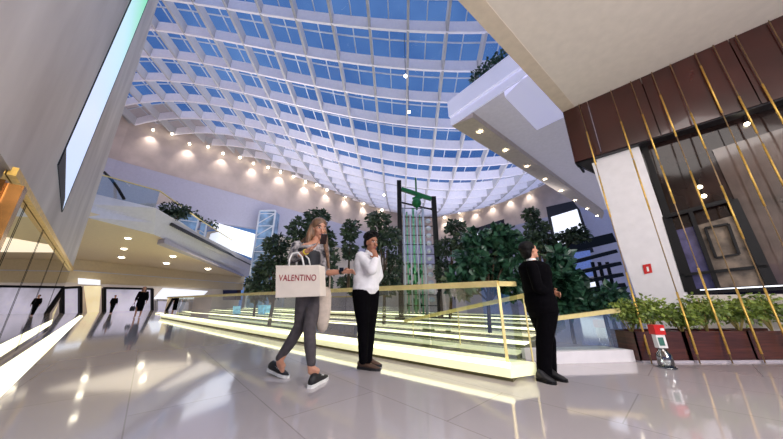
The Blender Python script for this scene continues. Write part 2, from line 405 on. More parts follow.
# LED screen
scr = thing('led_screen', 'tall lit LED screen, green above and pale blue below, on marble wall', 'screen', P3(6.7, -.73, 2.45))
qs = [on_n(58, 165, -.738), on_n(62, 212, -.738), on_n(148, 0, -.738), on_n(131, 0, -.738)]; qs[2] = qs[2] + (qs[2] - qs[1]) * .4; qs[3] = qs[3] + (qs[3] - qs[0]) * .7
mb = MB(); mb.plate(qs, -nA * .004); mb.build('display', 'screen', scr)
mb = MB()
for a, b in zip(qs, qs[1:] + qs[:1]): mb.bar(a, b, .012, .012)
mb.plate([qs[0], qs[1], qs[1].lerp(qs[0], .15) + V((0, 0, .16)), qs[0] + V((0, 0, .3)) + dA * .02], nA * .003)
mb.build('bezel', 'black', scr)
# shop window below marble
sw = thing('shop_window', 'long glossy shop window beneath the marble wall with gold trim above', 'window', P3(9, -.68, 0))
mb = MB(); mb.poly([W(3.85, .03, -.77), W(14.0, .03, -.77), W(14.0, 2.0, -.77), W(3.85, 2.0, -.77)]); mb.build('glass_pane', 'shopglass', sw)
mb = MB()
for s_ in (5.0, 6.6, 8.6, 11.2): mb.bar(W(s_, .03, -.765), W(s_, 2.0, -.765), .004, .004)
mb.build('pane_joint', 'black', sw)
mb = MB(); mb.poly([W(3.6, 0, -2.6), W(15, 0, -2.6), W(15, 3, -2.6), W(3.6, 3, -2.6)]); mb.poly([W(3.6, 2.3, -1.0), W(15, 2.3, -1.0), W(15, 2.3, -2.6), W(3.6, 2.3, -2.6)])
struct('wall_shop_interior', mb, 'cream', label='cream interior behind the left shop window')
mb = MB()
for s_, n_ in ((5, -1.4), (6.2, -1.8), (7.6, -1.3), (9, -1.9), (11, -1.5), (13, -1.8)): mb.box(P3(s_, n_, 2.28), (.5, .1, .02), AZ)
mb.build('trim_shop_lights', 'cool', None, kind='structure')
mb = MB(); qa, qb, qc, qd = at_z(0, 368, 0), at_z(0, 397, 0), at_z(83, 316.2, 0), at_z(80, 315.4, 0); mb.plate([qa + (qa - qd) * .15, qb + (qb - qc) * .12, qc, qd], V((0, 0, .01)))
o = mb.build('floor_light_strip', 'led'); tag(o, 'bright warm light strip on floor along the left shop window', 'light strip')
# gold door portal facing us
pf = thing('door_portal', 'polished gold door frame at the left edge of the picture', 'door frame', P3(3.8, -.72, 0))
mb = MB(); mb.box(P3(3.8, -.67, .92), (.1, .14, 1.84), AZ); mb.build('jamb', 'bronze', pf)
mb = MB(); mb.box(P3(3.8, -1.25, 1.76), (1.1, .14, .18), radians(42.2)); mb.build('lintel', 'bronze', pf)
mb = MB(); mb.poly([P3(3.86, -.72, .02), P3(3.86, -1.8, .02), P3(3.86, -1.8, 1.68), P3(3.86, -.72, 1.68)]); mb.build('door_panel', 'cream', pf)
# ------------------------------------------------------------------ LEFT MEZZANINE
ZS, ZT = 4.2, 5.35
ft = [at_z(60, 209, ZS), at_z(85, 217, ZS), at_z(154, 234.5, ZS), at_z(200, 255, ZS), at_z(247, 277, ZS)]
fz = [V((p.x, p.y, 0)) for p in ft]
back = [P3(43.2, 13.8, 0), P3(33.2, -1.9, 0), P3(14.3, -3.0, 0)]
mb = MB(); mb.slabxy([p[:2] for p in fz] + [p[:2] for p in back], ZS, ZS + .25); mz = struct('ceiling_mezzanine', mb, 'cream', label='cream soffit under the left upper gallery')
mb = MB()
tp = [at_z(60, 186, ZT), at_z(91, 193, ZT), at_z(156, 208, ZT), at_z(200, 234, ZT), at_z(262, 266, ZT)]
for i in range(4):
    a, b, c, d = ft[i], ft[i + 1], tp[i + 1], tp[i]
    # upper fascia, groove, lower beam
    m0 = a.lerp(d, .45); m1 = b.lerp(c, .45); g0 = a.lerp(d, .52); g1 = b.lerp(c, .52)
    mb.poly([a, b, m1, m0]); mb.poly([g0, g1, c, d]); mb.poly([m0, m1, g1, g0])
    mb.poly([d, c, c + V((-1.5, 1.5, 0)), d + V((-1.5, 1.5, 0))])
mb.build('fascia', 'white', mz)
mb = MB(); out = V((.8, -.5, 0)).normalized()
a, b, c, d = ft[2], ft[4], tp[4], tp[2]
p, q_ = tp[2].lerp(ft[2], .30).lerp(tp[4].lerp(ft[4], .3), .06), tp[4].lerp(ft[4], .22)
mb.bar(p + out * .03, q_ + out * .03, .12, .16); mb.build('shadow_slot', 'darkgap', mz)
mb = MB(); mb.plate([at_z(158, 240, ZS - .03), at_z(244, 275, ZS - .03), at_z(236, 271, ZS - .03), at_z(165, 238.5, ZS - .03)], V((0, 0, -.25))); mb.build('soffit_step', 'greysoffit', mz)
# balustrade on mezzanine
bal = thing('glass_balustrade', 'frameless glass balustrade on the upper left gallery', 'balustrade', tp[1])
ins = V((-.25, .22, 0))
mb = MB(); mb2 = MB(); 
for i in range(4):
    a, b = tp[i] + ins, tp[i + 1] + ins
    mb.poly([a, b, b + V((0, 0, 1.0)), a + V((0, 0, 1.0))]); mb2.bar(a + V((0, 0, 1.02)), b + V((0, 0, 1.02)), .06, .05)
mb.build('glass_panel', 'rail_glass', bal); mb2.build('handrail', 'brass', bal)
mb = MB(); p = tp[1] + ins
pth = [at(104, 172, 11), at(112, 180, 11), at(119, 190, 11), at(124, 199, 11)]
mb.tube(pth, .06, 8); mb.build('escalator_handrail', 'black', bal, smooth=True)
# soffit downlights
def downlight(p, r, name='recessed_downlight', label='', group=None, m='bulb', ring='white', par=None):
    t = thing(name, label, 'light', p, group)
    mb = MB(); mb.ell(p, ((r, 0, 0), (0, r, 0), (0, 0, r * .55)), 14, 8); mb.build('lamp_disc', m, t, smooth=True)
    mb = MB(); mb.tube([p + V((0, 0, .005)), p - V((0, 0, .012))], r * 1.35, 14); mb.build('trim_ring', ring, t)
    return t
for (px, py) in [(128, 238), (124, 248.5), (121.5, 257), (173, 256), (166.5, 263), (208, 268.5)]:
    p = at_z(px, py, ZS - .01); downlight(p, .14 * p.y / 15, label='round warm downlight set in the cream gallery soffit', group='downlights in the gallery soffit')
# ------------------------------------------------------------------ FAR SHOPFRONTS
LP, LQ = P3(33.3, -1.85, 0), P3(42.9, 13.8, 0); LD = (LQ - LP).normalized()
def S_(px, py, off=0): return on_line(px, py, LP, LD, off)
mb = MB(); e0, e1 = LP - LD * 25, LQ + LD * 1
mb.poly([V((e0.x, e0.y, 2.35)), V((e1.x, e1.y, 2.35)), V((e1.x, e1.y, 10)), V((e0.x, e0.y, 10))])
o = struct('wall_far', mb, 'cream', label='cream lintel band over the far shopfronts')
mb = MB(); mb.poly([V((e0.x, e0.y, 0)) + V((-.5, .3, 0)), V((e1.x, e1.y, 0)) + V((-.5, .3, 0)), V((e1.x, e1.y, 2.4)) + V((-.5, .3, 0)), V((e0.x, e0.y, 2.4)) + V((-.5, .3, 0))]); mb.build('shop_back', 'gallery', o)
mb = MB(); mb.bar(V((e0.x, e0.y, 3.3)) + V((.05, -.05, 0)), V((e1.x, e1.y, 3.3)) + V((.05, -.05, 0)), .1, .08); mb.build('ledge', 'white', o)
def spanel(name, pts, m, off=0, **k):
    mb = MB(); mb.plate([S_(x, y, off) for x, y in pts], V((-.1, .12, 0))); return mb.build(name, m, **k)
for lab, pts, nm in (('lilac lit shop window behind the walking woman', [(104, 288), (152, 289), (152, 316), (104, 316)], 'a'), ('lilac shop window left of the peach column', [(62, 288), (80, 287), (80, 317), (62, 317)], 'b'), ('pale shop window with dark displays near the fence end', [(156, 300), (205, 302), (205, 316), (156, 316)], 'c')):
    t = thing('far_shop', lab, 'shop', S_(pts[3][0], pts[3][1], .2))
    spanel('display_window', pts, 'shoplav', .2, parent=t)
    mb = MB()
    for a, b in ((0, 1), (1, 2), (3, 0)): mb.bar(S_(*pts[a], .28), S_(*pts[b], .28), .25, .18)
    mb.build('frame', 'black' if nm != 'c' else 'white', t)
t = thing('peach_column', 'peach column with lit shop sign above between two far shops', 'column', S_(91, 317, .5))
spanel('column_shaft', [(84, 286), (101, 286), (98, 318), (88, 318)], 'warmlit', .5, parent=t)
spanel('lit_sign', [(78, 278), (100, 280), (100, 285), (78, 284)], 'cool', .6, parent=t)
t = thing('light_ceiling', 'bright white lit ceiling panel inside the far shop', 'light panel', S_(180, 300, .3))
spanel('diffuser', [(163, 288), (208, 291), (200, 299), (153, 299)], 'cool', .35, parent=t)
spanel('shop_column', [(189, 300), (196, 300), (195, 318), (188, 318)], 'beige', .4, parent=t)
mb = MB(); mb.plate([S_(223, 290, .4), S_(241, 290, .4), S_(241, 300, .4), S_(223, 300, .4)], V((-.1, .1, 0))); o = mb.build('shop_sign_panel', 'maroon'); tag(o, 'dark brown panel beside the white end column', 'panel')
mb = MB(); a = S_(245, 318, 1.0); mb.box((a.x, a.y, 2.1), (1.1, 1.1, 4.2), AZ); struct('column_end', mb, 'white', label='white column at the gallery end')
for (x0, x1, y0, y1, lb) in ((233, 240, 306, 314, 'small blue screen seen through the fence, left one'), (258, 271, 305, 315, 'small blue screen seen through the fence beside the bag')):
    t = thing('display_screen', lb, 'screen', at((x0 + x1) / 2, y1, 16))
    mb = MB(); mb.plate([at(x0, y0, 16), at(x1, y0, 16), at(x1, y1, 16), at(x0, y1, 16)], V((0, .06, 0))); mb.build('display', 'teal', t)
    b = at((x0 + x1) / 2, y1, 16); mb = MB(); mb.bar((b.x, 16.05, 0), (b.x, 16.05, b.z + .1), .12, .08); mb.box((b.x, 16.05, .02), (.5, .4, .04)); mb.build('stand', 'black', t)
# ------------------------------------------------------------------ RIGHT: NEAR CEILING SLAB
ZC = 5.63
mb = MB(); A0 = at_z(458, 0, ZC); A1 = at_z(566, 116, ZC); A2 = at_z(783, 25, ZC)
D1 = (A1 - A0).normalized()
sl = [tuple((A0 - D1 * 5)[:2]), tuple(A0[:2]), tuple(A1[:2]), tuple((A2 + (A2 - A1) * .5)[:2]), (12, -4), (-2, -4)]
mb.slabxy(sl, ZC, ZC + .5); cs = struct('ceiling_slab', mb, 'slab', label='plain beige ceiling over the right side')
mb = MB(); off = V((D1.y, -D1.x, 0)); mb.slabxy([tuple((A0 - D1 * 5)[:2]), tuple(A1[:2]), tuple((A1 + off * .28 - D1 * .0)[:2]), tuple((A0 - D1 * 5 + off * .28)[:2])], ZC - .012, ZC + .02); mb.build('edge_band', 'slab_edge', cs)
p = at_z(617, 90.5, ZC - .001); downlight(p, .055, label='small bright downlight in beige ceiling above the maroon wall')
# ------------------------------------------------------------------ RIGHT: MAROON WALL, FACADE, WHITE PILLAR
WP, WD = (6.1, 4.6), V((.695, -.72, 0)).normalized()
def Wf(px, py, off=0): return on_line(px, py, WP, WD, off)
NF = V((-.72, -.695, 0)).normalized()     # facing the camera
def WL(u, z, off=0): return V((WP[0], WP[1], z)) + WD * u + NF * off
def uof(px, py):
    p = Wf(px, py); return (V((p.x, p.y, 0)) - V((WP[0], WP[1], 0))).dot(WD)
uL, uR = uof(566, 120), uof(783, 90) + 4
u_p0, u_p1 = (uof(592, 165) + uof(640, 300)) / 2, (uof(640, 151) + uof(688, 290)) / 2
mb = MB(); mb.poly([WL(u_p0 + .3, 0), WL(uR, 0), WL(uR, 6), WL(u_p0 + .3, 6)]); wr = struct('wall_right', mb, 'facade', label='dark glossy glass wall on the right')
mb = MB()
uu = [uL, (uL + u_p1) / 2 - .05, u_p1 + .35, u_p1 + 1.6, u_p1 + 2.9, uR]
for a, b in zip(uu[:-1], uu[1:]):
    mb.plate([WL(a + .008, 4.12, .3), WL(b - .008, 4.12, .3), WL(b - .008, ZC - .005, .3), WL(a + .008, ZC - .005, .3)], -NF * .28)
mb.build('maroon_panel', 'maroon', wr)
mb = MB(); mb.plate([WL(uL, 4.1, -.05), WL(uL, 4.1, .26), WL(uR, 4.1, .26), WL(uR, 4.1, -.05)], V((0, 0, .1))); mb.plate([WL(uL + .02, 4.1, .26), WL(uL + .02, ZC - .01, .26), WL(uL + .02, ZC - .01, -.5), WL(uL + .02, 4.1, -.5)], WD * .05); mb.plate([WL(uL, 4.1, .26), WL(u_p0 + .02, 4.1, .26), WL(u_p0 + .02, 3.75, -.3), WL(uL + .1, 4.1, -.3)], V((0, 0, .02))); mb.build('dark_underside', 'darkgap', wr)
pb = [Wf(640, 300, .12), Wf(688, 290, .12), Wf(640, 150, .12), Wf(592, 165, .12)]; pb[0].z = pb[1].z = 0; pb[2].z = pb[3].z = 4.1
mb = MB(); mb.plate(pb, -NF * .35); pl = struct('pillar_white', mb, 'white', label='broad white pillar behind the planters')
sg = thing('fire_sign', 'small red fire extinguisher sign on the white pillar', 'sign', Wf(647, 269, .14))
mb = MB(); mb.plate([Wf(642.5, 265, .14), Wf(650.5, 263.5, .14), Wf(652.5, 272.5, .14), Wf(644.5, 274, .14)], NF * -.015); mb.build('sign_plate', 'red', sg)
mb = MB(); mb.plate([Wf(646.3, 267, .15), Wf(648.3, 266.6, .15), Wf(649.3, 271.2, .15), Wf(647.3, 271.6, .15)], NF * -.006); mb.build('symbol', 'sole', sg)
mb = MB(); mb.plate([WL(u_p1 + .02, .6, .06), WL(u_p1 + .12, .6, .06), WL(u_p1 + .12, 4.1, .06), WL(u_p1 + .02, 4.1, .06)], -NF * .05); mb.build('frame_stile', 'black', wr)
# window with black frame inside facade
wn = tag(empty('window_1', Wf(730, 288, .1)), 'black framed shop window right of the white pillar', kind='structure')
mb = MB()
for a, b, w in [((664, 217), (732, 199.5), .07), ((732, 199.5), (773, 288), .12), ((687, 292), (783, 287), .09), ((690, 211), (719, 290), .06), ((681, 275), (767, 266), .05), ((664, 217), (687, 292), .06), ((705, 228), (728, 224), .035), ((728, 224), (739, 254), .035), ((705, 228), (716, 258), .035), ((716, 258), (739, 254), .035)]:
    mb.bar(Wf(*a, .1), Wf(*b, .1), w, .06, up=NF)
mb.build('frame', 'black', wn)
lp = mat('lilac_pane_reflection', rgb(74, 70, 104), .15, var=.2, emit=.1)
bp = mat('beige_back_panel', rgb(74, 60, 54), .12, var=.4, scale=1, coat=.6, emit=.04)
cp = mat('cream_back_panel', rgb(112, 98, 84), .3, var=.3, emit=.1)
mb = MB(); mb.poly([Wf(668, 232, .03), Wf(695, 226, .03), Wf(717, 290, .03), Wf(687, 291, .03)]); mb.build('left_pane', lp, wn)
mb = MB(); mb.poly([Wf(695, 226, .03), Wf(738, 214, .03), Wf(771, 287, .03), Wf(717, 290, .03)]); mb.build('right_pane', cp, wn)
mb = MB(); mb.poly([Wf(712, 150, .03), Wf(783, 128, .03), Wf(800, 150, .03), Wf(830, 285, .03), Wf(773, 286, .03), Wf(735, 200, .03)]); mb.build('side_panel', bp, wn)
mb = MB(); mb.bar(Wf(700, 290, .16), Wf(830, 283, .16), .03, .02); mb.build('sill_light', 'cool', wn)
mb = MB(); mb.plate([WL(u_p1, 0, .16), WL(uR, 0, .16), WL(uR, .92, .16), WL(u_p1, .92, .16)], -NF * .1); mb.build('sill_wall', 'slab', wn)
for (px, py) in ((700, 187), (704, 196), (747, 124)):  # reflections in the glass, modelled as small glowing bulbs
    p = Wf(px, py, .05); t = thing('spotlight', 'tiny bright glint reflected in the dark glass shopfront', 'light', p, 'glints in the glass shopfront')
    mb = MB(); mb.sph(p, .035); mb.build('bulb', 'bulb', t); mb = MB(); mb.tube([p + V((0, 0, .03)), p + V((0, 0, .16))], .012, 8); mb.build('stem', 'black', t)
# ------------------------------------------------------------------ GOLD RODS
rods = [((582, 111), (651, 360), 'first'), ((614, 102), (699, 360), ''), ((632, 90), (731.5, 360), ''), ((652, 80), (764.5, 361), ''), ((670, 80), (795, 361), ''), ((694, 60), (836, 361), ''), ((712, 50), (872, 361), ''), ((734, 40), (915, 361), ''), ((763, 36), (960, 361), '')]
rl = ['slim gold rod leftmost, crossing the white pillar', 'slim gold rod crossing the right part of the white pillar', 'gold rod just right of the white pillar, third from left', 'gold rod fourth from left, ending low at the planter front', 'gold rod fifth from left crossing the black window frame', 'gold rod sixth from left over the dark glass', 'thick gold rod seventh from left', 'slim gold rod second from the right edge', 'short visible gold rod at the far right edge']
for i, (a, b, _) in enumerate(rods):
    B = at(b[0], b[1], 4.02); B.z = 0.0
    if (B - V((WP[0], WP[1], 0))).dot(NF) < .3: B = Wf(b[0], b[1], .33); B.z = 0
    T = at_z(a[0], a[1], ZC - .02)
    if i in (0, 1): T = at_z(a[0], a[1], ZC - .02)
    if i == 2: T = at_z(632, 90, ZC - .02)
    if (V((T.x, T.y, 0)) - V((WP[0], WP[1], 0))).dot(NF) < .36:   # keep in front of the maroon panels
        T = T + NF * (.36 - (V((T.x, T.y, 0)) - V((WP[0], WP[1], 0))).dot(NF))
    t = thing('gold_rod', rl[i], 'rod', B, 'gold rods in front of the shopfront')
    mb = MB(); mb.tube([B, T], .008, 8); mb.build('rod_shaft', 'rodgrey', t, smooth=True)
    r2 = random.Random(i)
    for k in range(3):
        u = (.02 if k == 0 else .3 * k + r2.random() * .15); l = .14 + r2.random() * .08
        mb = MB(); mb.tube([B.lerp(T, u), B.lerp(T, u + l)], .014, 8); mb.build('sleeve', 'gold', t, smooth=True)
# ------------------------------------------------------------------ FOLIAGE
def leaves(mb, c, rad, n, size, rnd, droop=.3, shell=.45):
    c = V(c)
    for _ in range(n):
        while 1:
            d = V((rnd.uniform(-1, 1), rnd.uniform(-1, 1), rnd.uniform(-1, 1)))
            if .05 < d.length < 1: break
        d = d.normalized() * (shell + (1 - shell) * rnd.random())
        p = c + V((d.x * rad[0], d.y * rad[1], d.z * rad[2]))
        t = (V((d.x, d.y, d.z * .5 - droop)) + V([rnd.uniform(-.7, .7) for _ in range(3)])).normalized()
        w = t.cross(V([rnd.uniform(-1, 1) for _ in range(3)])).normalized(); nn = w.cross(t)
        s = size * rnd.uniform(.6, 1.25); wd = s * .32
        mb.add([p, p + t * s * .45 + w * wd + nn * s * .05, p + t * s, p + t * s * .45 - w * wd + nn * s * .05], [(0, 1, 2, 3)])
def tree(name, label, cat, base, clusters, n, size, m='leaf', seed=1, trunk=.06, group=None, stems=1):
    rnd = random.Random(seed); t = thing(name, label, cat, base, group)
    mb = MB(); cs_ = [V(c) for c, r in clusters]
    top = sum(cs_, V((0, 0, 0))) / len(cs_)
    mid = V(base).lerp(top, .5) + V((rnd.uniform(-.1, .1), 0, 0))
    mb.tube([base, mid, top], [trunk, trunk * .75, trunk * .4], 8)
    for c in cs_: mb.tube([V(base).lerp(top, .45), mid.lerp(c, .5) + V((0, 0, .05)), c], [trunk * .5, trunk * .35, trunk * .15], 6)
    mb.build('trunk', 'bark', t, smooth=True)
    tot = sum(r[0] * r[2] for c, r in clusters); mb = MB()
    for c, r in clusters: leaves(mb, c, r, max(30, int(n * r[0] * r[2] / tot)), size, rnd)
    mb.build('foliage', m, t, fix=False)
    return t
def pxtree(name, label, Y, basex, cl, n, size, m='leaf', seed=1, trunk=.06, group=None, z0=0.0):
    b = at(basex, 300, Y); b = V((b.x, Y, z0))
    cc = []
    for (x, y, rx, ry) in cl:
        c = at(x, y, Y); k = (at(x + rx, y, Y) - c).length; k2 = (at(x, y + ry, Y) - c).length
        cc.append((V((c.x, c.y + RND.uniform(-.3, .3), c.z)), (k, (k + k2) / 2 * .8, k2)))
    return tree(name, label, 'tree', b, cc, n, size, m, seed, trunk, group)
pxtree('indoor_tree', 'dark slim tree directly left of the woman with the bag', 8.5, 272, [(278, 246, 11, 10), (270, 266, 9, 12), (284, 268, 9, 14), (262, 284, 7, 10), (276, 288, 14, 9)], 1800, .16, seed=2)
pxtree('indoor_tree', 'tall dark tree rising behind the woman head', 8.0, 312, [(318, 218, 12, 8), (302, 232, 10, 12), (322, 240, 12, 14), (332, 262, 8, 14), (300, 262, 8, 14), (318, 282, 16, 12)], 2200, .16, seed=3)
pxtree('indoor_tree', 'narrow dark tree between the woman and the man in white', 8.8, 350, [(352, 232, 8, 10), (350, 250, 7, 10), (346, 284, 8, 10)], 1000, .15, seed=4)
pxtree('indoor_tree', 'dark tree rising behind the man in white', 8.6, 384, [(378, 222, 11, 8), (388, 238, 12, 12), (374, 246, 9, 12), (394, 262, 8, 16), (386, 284, 14, 12)], 2200, .15, seed=5)
pxtree('indoor_tree', 'dark fine leaved tree immediately right of the clock tower', 10, 448, [(455, 228, 10, 8), (446, 246, 10, 10), (460, 244, 10, 9), (444, 270, 8, 14)], 1800, .15, seed=6)
pxtree('fiddle_leaf_tree', 'broad leaved green tree left of the man in the black suit', 6.4, 486, [(478, 240, 14, 10), (496, 236, 14, 9), (508, 254, 16, 12), (470, 262, 14, 14), (490, 270, 18, 16), (458, 284, 12, 12), (512, 284, 14, 14)], 1700, .24, 'leafbig', seed=7, trunk=.05)
pxtree('fine_leaved_tree', 'upright feathery tree above the head of the man in black', 8.5, 536, [(532, 214, 6, 8), (536, 230, 10, 10), (546, 246, 10, 12), (562, 238, 12, 5), (574, 236, 8, 7), (528, 244, 8, 12)], 1800, .17, 'leaf', seed=8)
pxtree('fiddle_leaf_tree', 'broad leaved green tree right of the man in the black suit', 6.6, 566, [(562, 258, 8, 8), (566, 276, 10, 9), (556, 284, 12, 14), (578, 296, 12, 8), (564, 302, 14, 8)], 900, .28, 'leafbig', seed=9, trunk=.04)
pxtree('leafy_shrub', 'low dark shrub under the slatted canopy by the pillar', 6.2, 612, [(606, 296, 12, 8), (618, 300, 12, 8), (594, 304, 8, 6)], 500, .2, 'leafbig', seed=10, trunk=.03)
pxtree('indoor_tree', 'dark plants at the end of the gallery beside white column', 14, 256, [(254, 284, 6, 8), (262, 270, 7, 8), (258, 296, 8, 6)], 700, .22, seed=12)
# gallery plants
for i, (x, y, rx, ry, lb) in enumerate([(178, 209, 9, 7, 'dark green shrub on gallery ledge, nearest of the row'), (192, 216, 8, 6, 'dark green shrub second along the gallery ledge'), (208, 224, 8, 6, 'dark green shrub third along the gallery ledge'), (222, 232, 8, 5, 'dark green shrub fourth along the gallery ledge'), (238, 244, 8, 5, 'dark green shrub at the far end of the gallery ledge')]):
    Y = 14.2 + i * 3.3
    c = at(x, y, Y); b = V((c.x, Y, ZT)); k = (at(x + rx, y, Y) - c).length
    tree('potted_shrub', lb, 'shrub', b, [(c, (k, k, k * .7)), (c + V((k * .4, .2, -k * .3)), (k * .7, k * .7, k * .5)), (V((c.x, c.y, (c.z + ZT) / 2)), (k * .7, k * .7, max(.2, (c.z - ZT) * .5)))], 420, .2, 'leaf', seed=20 + i, trunk=.03)
# plant row on the upper right balcony
# ------------------------------------------------------------------ UPPER RIGHT BALCONY (z 8.5)
ZB = 8.5
a0, a1, a2, a3 = at_z(451, 125.6, ZB), at_z(505, 97, ZB), at_z(537, 130, ZB), at_z(562, 118, ZB)
b0 = at_z(525, 76, ZB); e1_ = at_z(602, 219, ZB); far = e1_; nearc = at_z(470, 119, ZB)
dir_s = V((a1 - a0)).normalized()
cor = a0; nb = b0 + (b0 - a0) * .25
mb = MB()
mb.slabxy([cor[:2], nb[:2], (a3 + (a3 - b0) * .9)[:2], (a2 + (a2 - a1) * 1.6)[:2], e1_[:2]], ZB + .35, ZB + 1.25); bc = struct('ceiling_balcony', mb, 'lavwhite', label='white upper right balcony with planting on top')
outb = V((-(nb - cor).y, (nb - cor).x, 0)).normalized()
if outb.dot(CAMP - cor) < 0: outb = -outb
mb = MB()
mb.plate([cor, nb, nb + V((0, 0, .38)), cor + V((0, 0, .38))], outb * .0 + V((.05, .05, 0)))
mb.plate([cor + V((0, 0, .42)) + outb * .12, nb + V((0, 0, .42)) + outb * .12, nb + V((0, 0, 1.25)) + outb * .12, cor + V((0, 0, 1.25)) + outb * .12], -outb * .2)
mb.build('fascia_panel', 'lavwhite', bc)
mb = MB(); mb.slabxy([a1[:2], (b0 + (b0 - a1) * .6)[:2], (a3 + (a3 - a2) * .8)[:2], a2[:2]], ZB, ZB + .35); mb.build('near_soffit', 'lavwhite', bc)
mb = MB(); s0 = at_z(473, 117.5, ZB); s1 = at_z(604, 213, ZB); mb.slabxy([cor[:2], s0[:2], s1[:2], e1_[:2]], ZB - .0, ZB + .36); mb.build('edge_beam', 'slab_edge', bc)
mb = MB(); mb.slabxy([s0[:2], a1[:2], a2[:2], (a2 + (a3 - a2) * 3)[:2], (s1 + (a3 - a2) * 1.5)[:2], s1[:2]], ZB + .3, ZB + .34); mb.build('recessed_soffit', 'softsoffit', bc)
for i, (px, py) in enumerate([(480, 131.5), (505.5, 150), (527, 166), (545, 179), (561, 190.5), (575, 200), (587, 208.5), (597, 215.5)]):
    p = at_z(px, py, ZB - .001)
    downlight(p, .07 * (1 + i * .09), label='warm spot on the underside of the upper right balcony edge', group='downlights under the balcony edge')
    L = bpy.data.lights.new('beam_glow', 'SPOT'); L.energy = 20; L.spot_size = 1.6; L.color = (1, .85, .62); L.shadow_soft_size = .1  # added spot aimed upward, puts a glow on the beam by each downlight
    o = bpy.data.objects.new('beam_glow', L); COL.objects.link(o); o.location = p - V((0, 0, .12)); o.rotation_euler = (pi, 0, 0); L.energy = 14
c0 = cor + V((0, 0, 1.25)); c1 = nb + V((0, 0, 1.25))
for i in range(5):
    p = c0.lerp(c1, .38 + i * .14); p = p - outb * .3
    tree('balcony_shrub', ['green shrub on balcony top, leftmost', 'green shrub on balcony top, second from left', 'green shrub on balcony top, middle one', 'green shrub on balcony top, fourth from left', 'green shrub on balcony top, nearest the beige ceiling'][i], 'shrub', p, [(p + V((0, 0, .38)), (.5, .5, .3)), (p + outb * .25 + V((0, 0, .3)), (.4, .4, .22))], 420, .13, 'leafyel' if i > 2 else 'leafbig', seed=40 + i, trunk=.02)
# ------------------------------------------------------------------ BACK-RIGHT WINDOWS AND CANOPY
pale0 = mat('dusk_blue_pane', rgb(110, 130, 190), .3, emit=.4)
def wq(pts, off): return [wall_hit(x, y, off) for x, y in pts]
t = tag(empty('window_2', wall_hit(550, 250, .02)), 'bright white window in a black surround on the back right wall', kind='structure')
mb = MB(); mb.poly([at(546, 207, 26), at(573, 201, 26), at(580, 210, 26), at(594, 252, 26), at(556, 262, 26)]); mb.build('surround', 'darkgap', t)
mb = MB(); mb.poly([at(551, 217, 25.9), at(577, 209, 25.9), at(588, 245, 25.9), at(558, 251, 25.9)]); mb.build('lit_pane', 'cool', t)
mb = MB(); mb.poly([at(566, 254, 25.8), at(590, 250, 25.8), at(594, 276, 25.8), at(569, 278, 25.8)]); mb.build('lower_pane', pale0, t); mb = MB(); mb.poly([at(572, 281, 25.8), at(594, 278, 25.8), at(602, 297, 25.8), at(576, 299, 25.8)]); mb.build('low_lit_pane', 'cool', t)
t = tag(empty('window_3', at(490, 240, 27)), 'dark window beside the clock tower', kind='structure')
mb = MB(); mb.poly([at(467, 231, 27), at(504, 219, 27), at(506, 250, 27), at(469, 258, 27)]); mb.build('surround', 'darkgap', t)
mb = MB(); mb.poly([at(470, 236, 26.9), at(482, 232, 26.9), at(482, 246, 26.9), at(470, 248, 26.9)]); mb.build('lit_pane', 'cool', t)
cn = thing('slatted_canopy', 'dark slatted canopy on posts beside the white pillar', 'canopy', at(606, 300, 12))
mb = MB()
for (a, b) in [((556, 251), (612, 238))]: mb.bar(at(*a, 12), at(*b, 12), .3, .45)
mb.build('fascia_beam', 'black', cn)
for (a, b) in [((562, 265), (612, 252)), ((566, 275), (616, 264)), ((570, 284), (618, 275)), ((574, 292), (620, 285))]:
    mb = MB(); mb.bar(at(*a, 12), at(*b, 12), .6, .16); mb.build('slat', 'black', cn)
for px in (597, 604, 612):
    p = at(px, 282, 12); mb = MB(); mb.bar((p.x, 12, 0), (p.x, 12, at(px, 262, 12).z), .1, .1); mb.build('post', 'black', cn)
# ------------------------------------------------------------------ RIM LIGHTS
for i, (px, py, big) in enumerate([(153, 130, 1), (172, 134, 0), (189.5, 144, 1), (208, 147, 0), (223, 153.5, 1), (240, 157.5, 0), (253.5, 163.5, 1), (268, 167.5, 0), (280.5, 172, 1), (293.5, 176.5, 0), (305.5, 182, 1), (316.5, 185, 0), (327, 190, 1), (346, 196, 1), (364, 203, 1), (382, 210, 1), (444.5, 217.5, 1), (459, 212.5, 1), (474, 208.5, 1), (491, 202.5, 1), (508.5, 196, 1), (527.5, 189.5, 1)]):
    p = wall_hit(px, py, .016); k = p.y / 28
    t = thing('rim_spotlight', 'warm spotlight washing the wall under the skylight rim', 'light', p, 'spotlights around the skylight rim')
    mb = MB(); mb.sph(p, .13 * k, 10, 6); mb.build('lamp', 'bulb', t)
    mb = MB(); mb.tube([p + V((0, 0, .1)), p + V((0, 0, .38 * k))], [.13 * k, .04], 10); mb.build('housing', 'white', t)
    if big:
        L = bpy.data.lights.new('rim_wash', 'SPOT'); L.energy = 190 * k; L.spot_size = 1.5; L.spot_blend = 1; L.color = (1, .9, .78); L.shadow_soft_size = .15
        o = bpy.data.objects.new('rim_wash', L); COL.objects.link(o); o.location = p - V((0, 0, .2 * k)); d = V((p.x, p.y, 0)).normalized() * .35 + V((0, 0, -1)); o.rotation_euler = d.to_track_quat('-Z', 'Y').to_euler()
for (px, py) in ((405.5, 76), (409, 112), (384, 195)):
    p = at_z(px, py, 11.3 if py < 190 else 9); t = thing('hanging_spotlight', {76: 'small spotlight hanging high under the skylight, topmost', 112: 'small spotlight under the skylight above the clock tower', 195: 'small spotlight left of the clock tower top'}[py], 'light', p)
    mb = MB(); mb.sph(p, .08); mb.build('lamp', 'bulb', t); mb = MB(); mb.tube([p, (p.x, p.y, zr(p.x, p.y))], .012, 6); mb.build('cable', 'black', t)
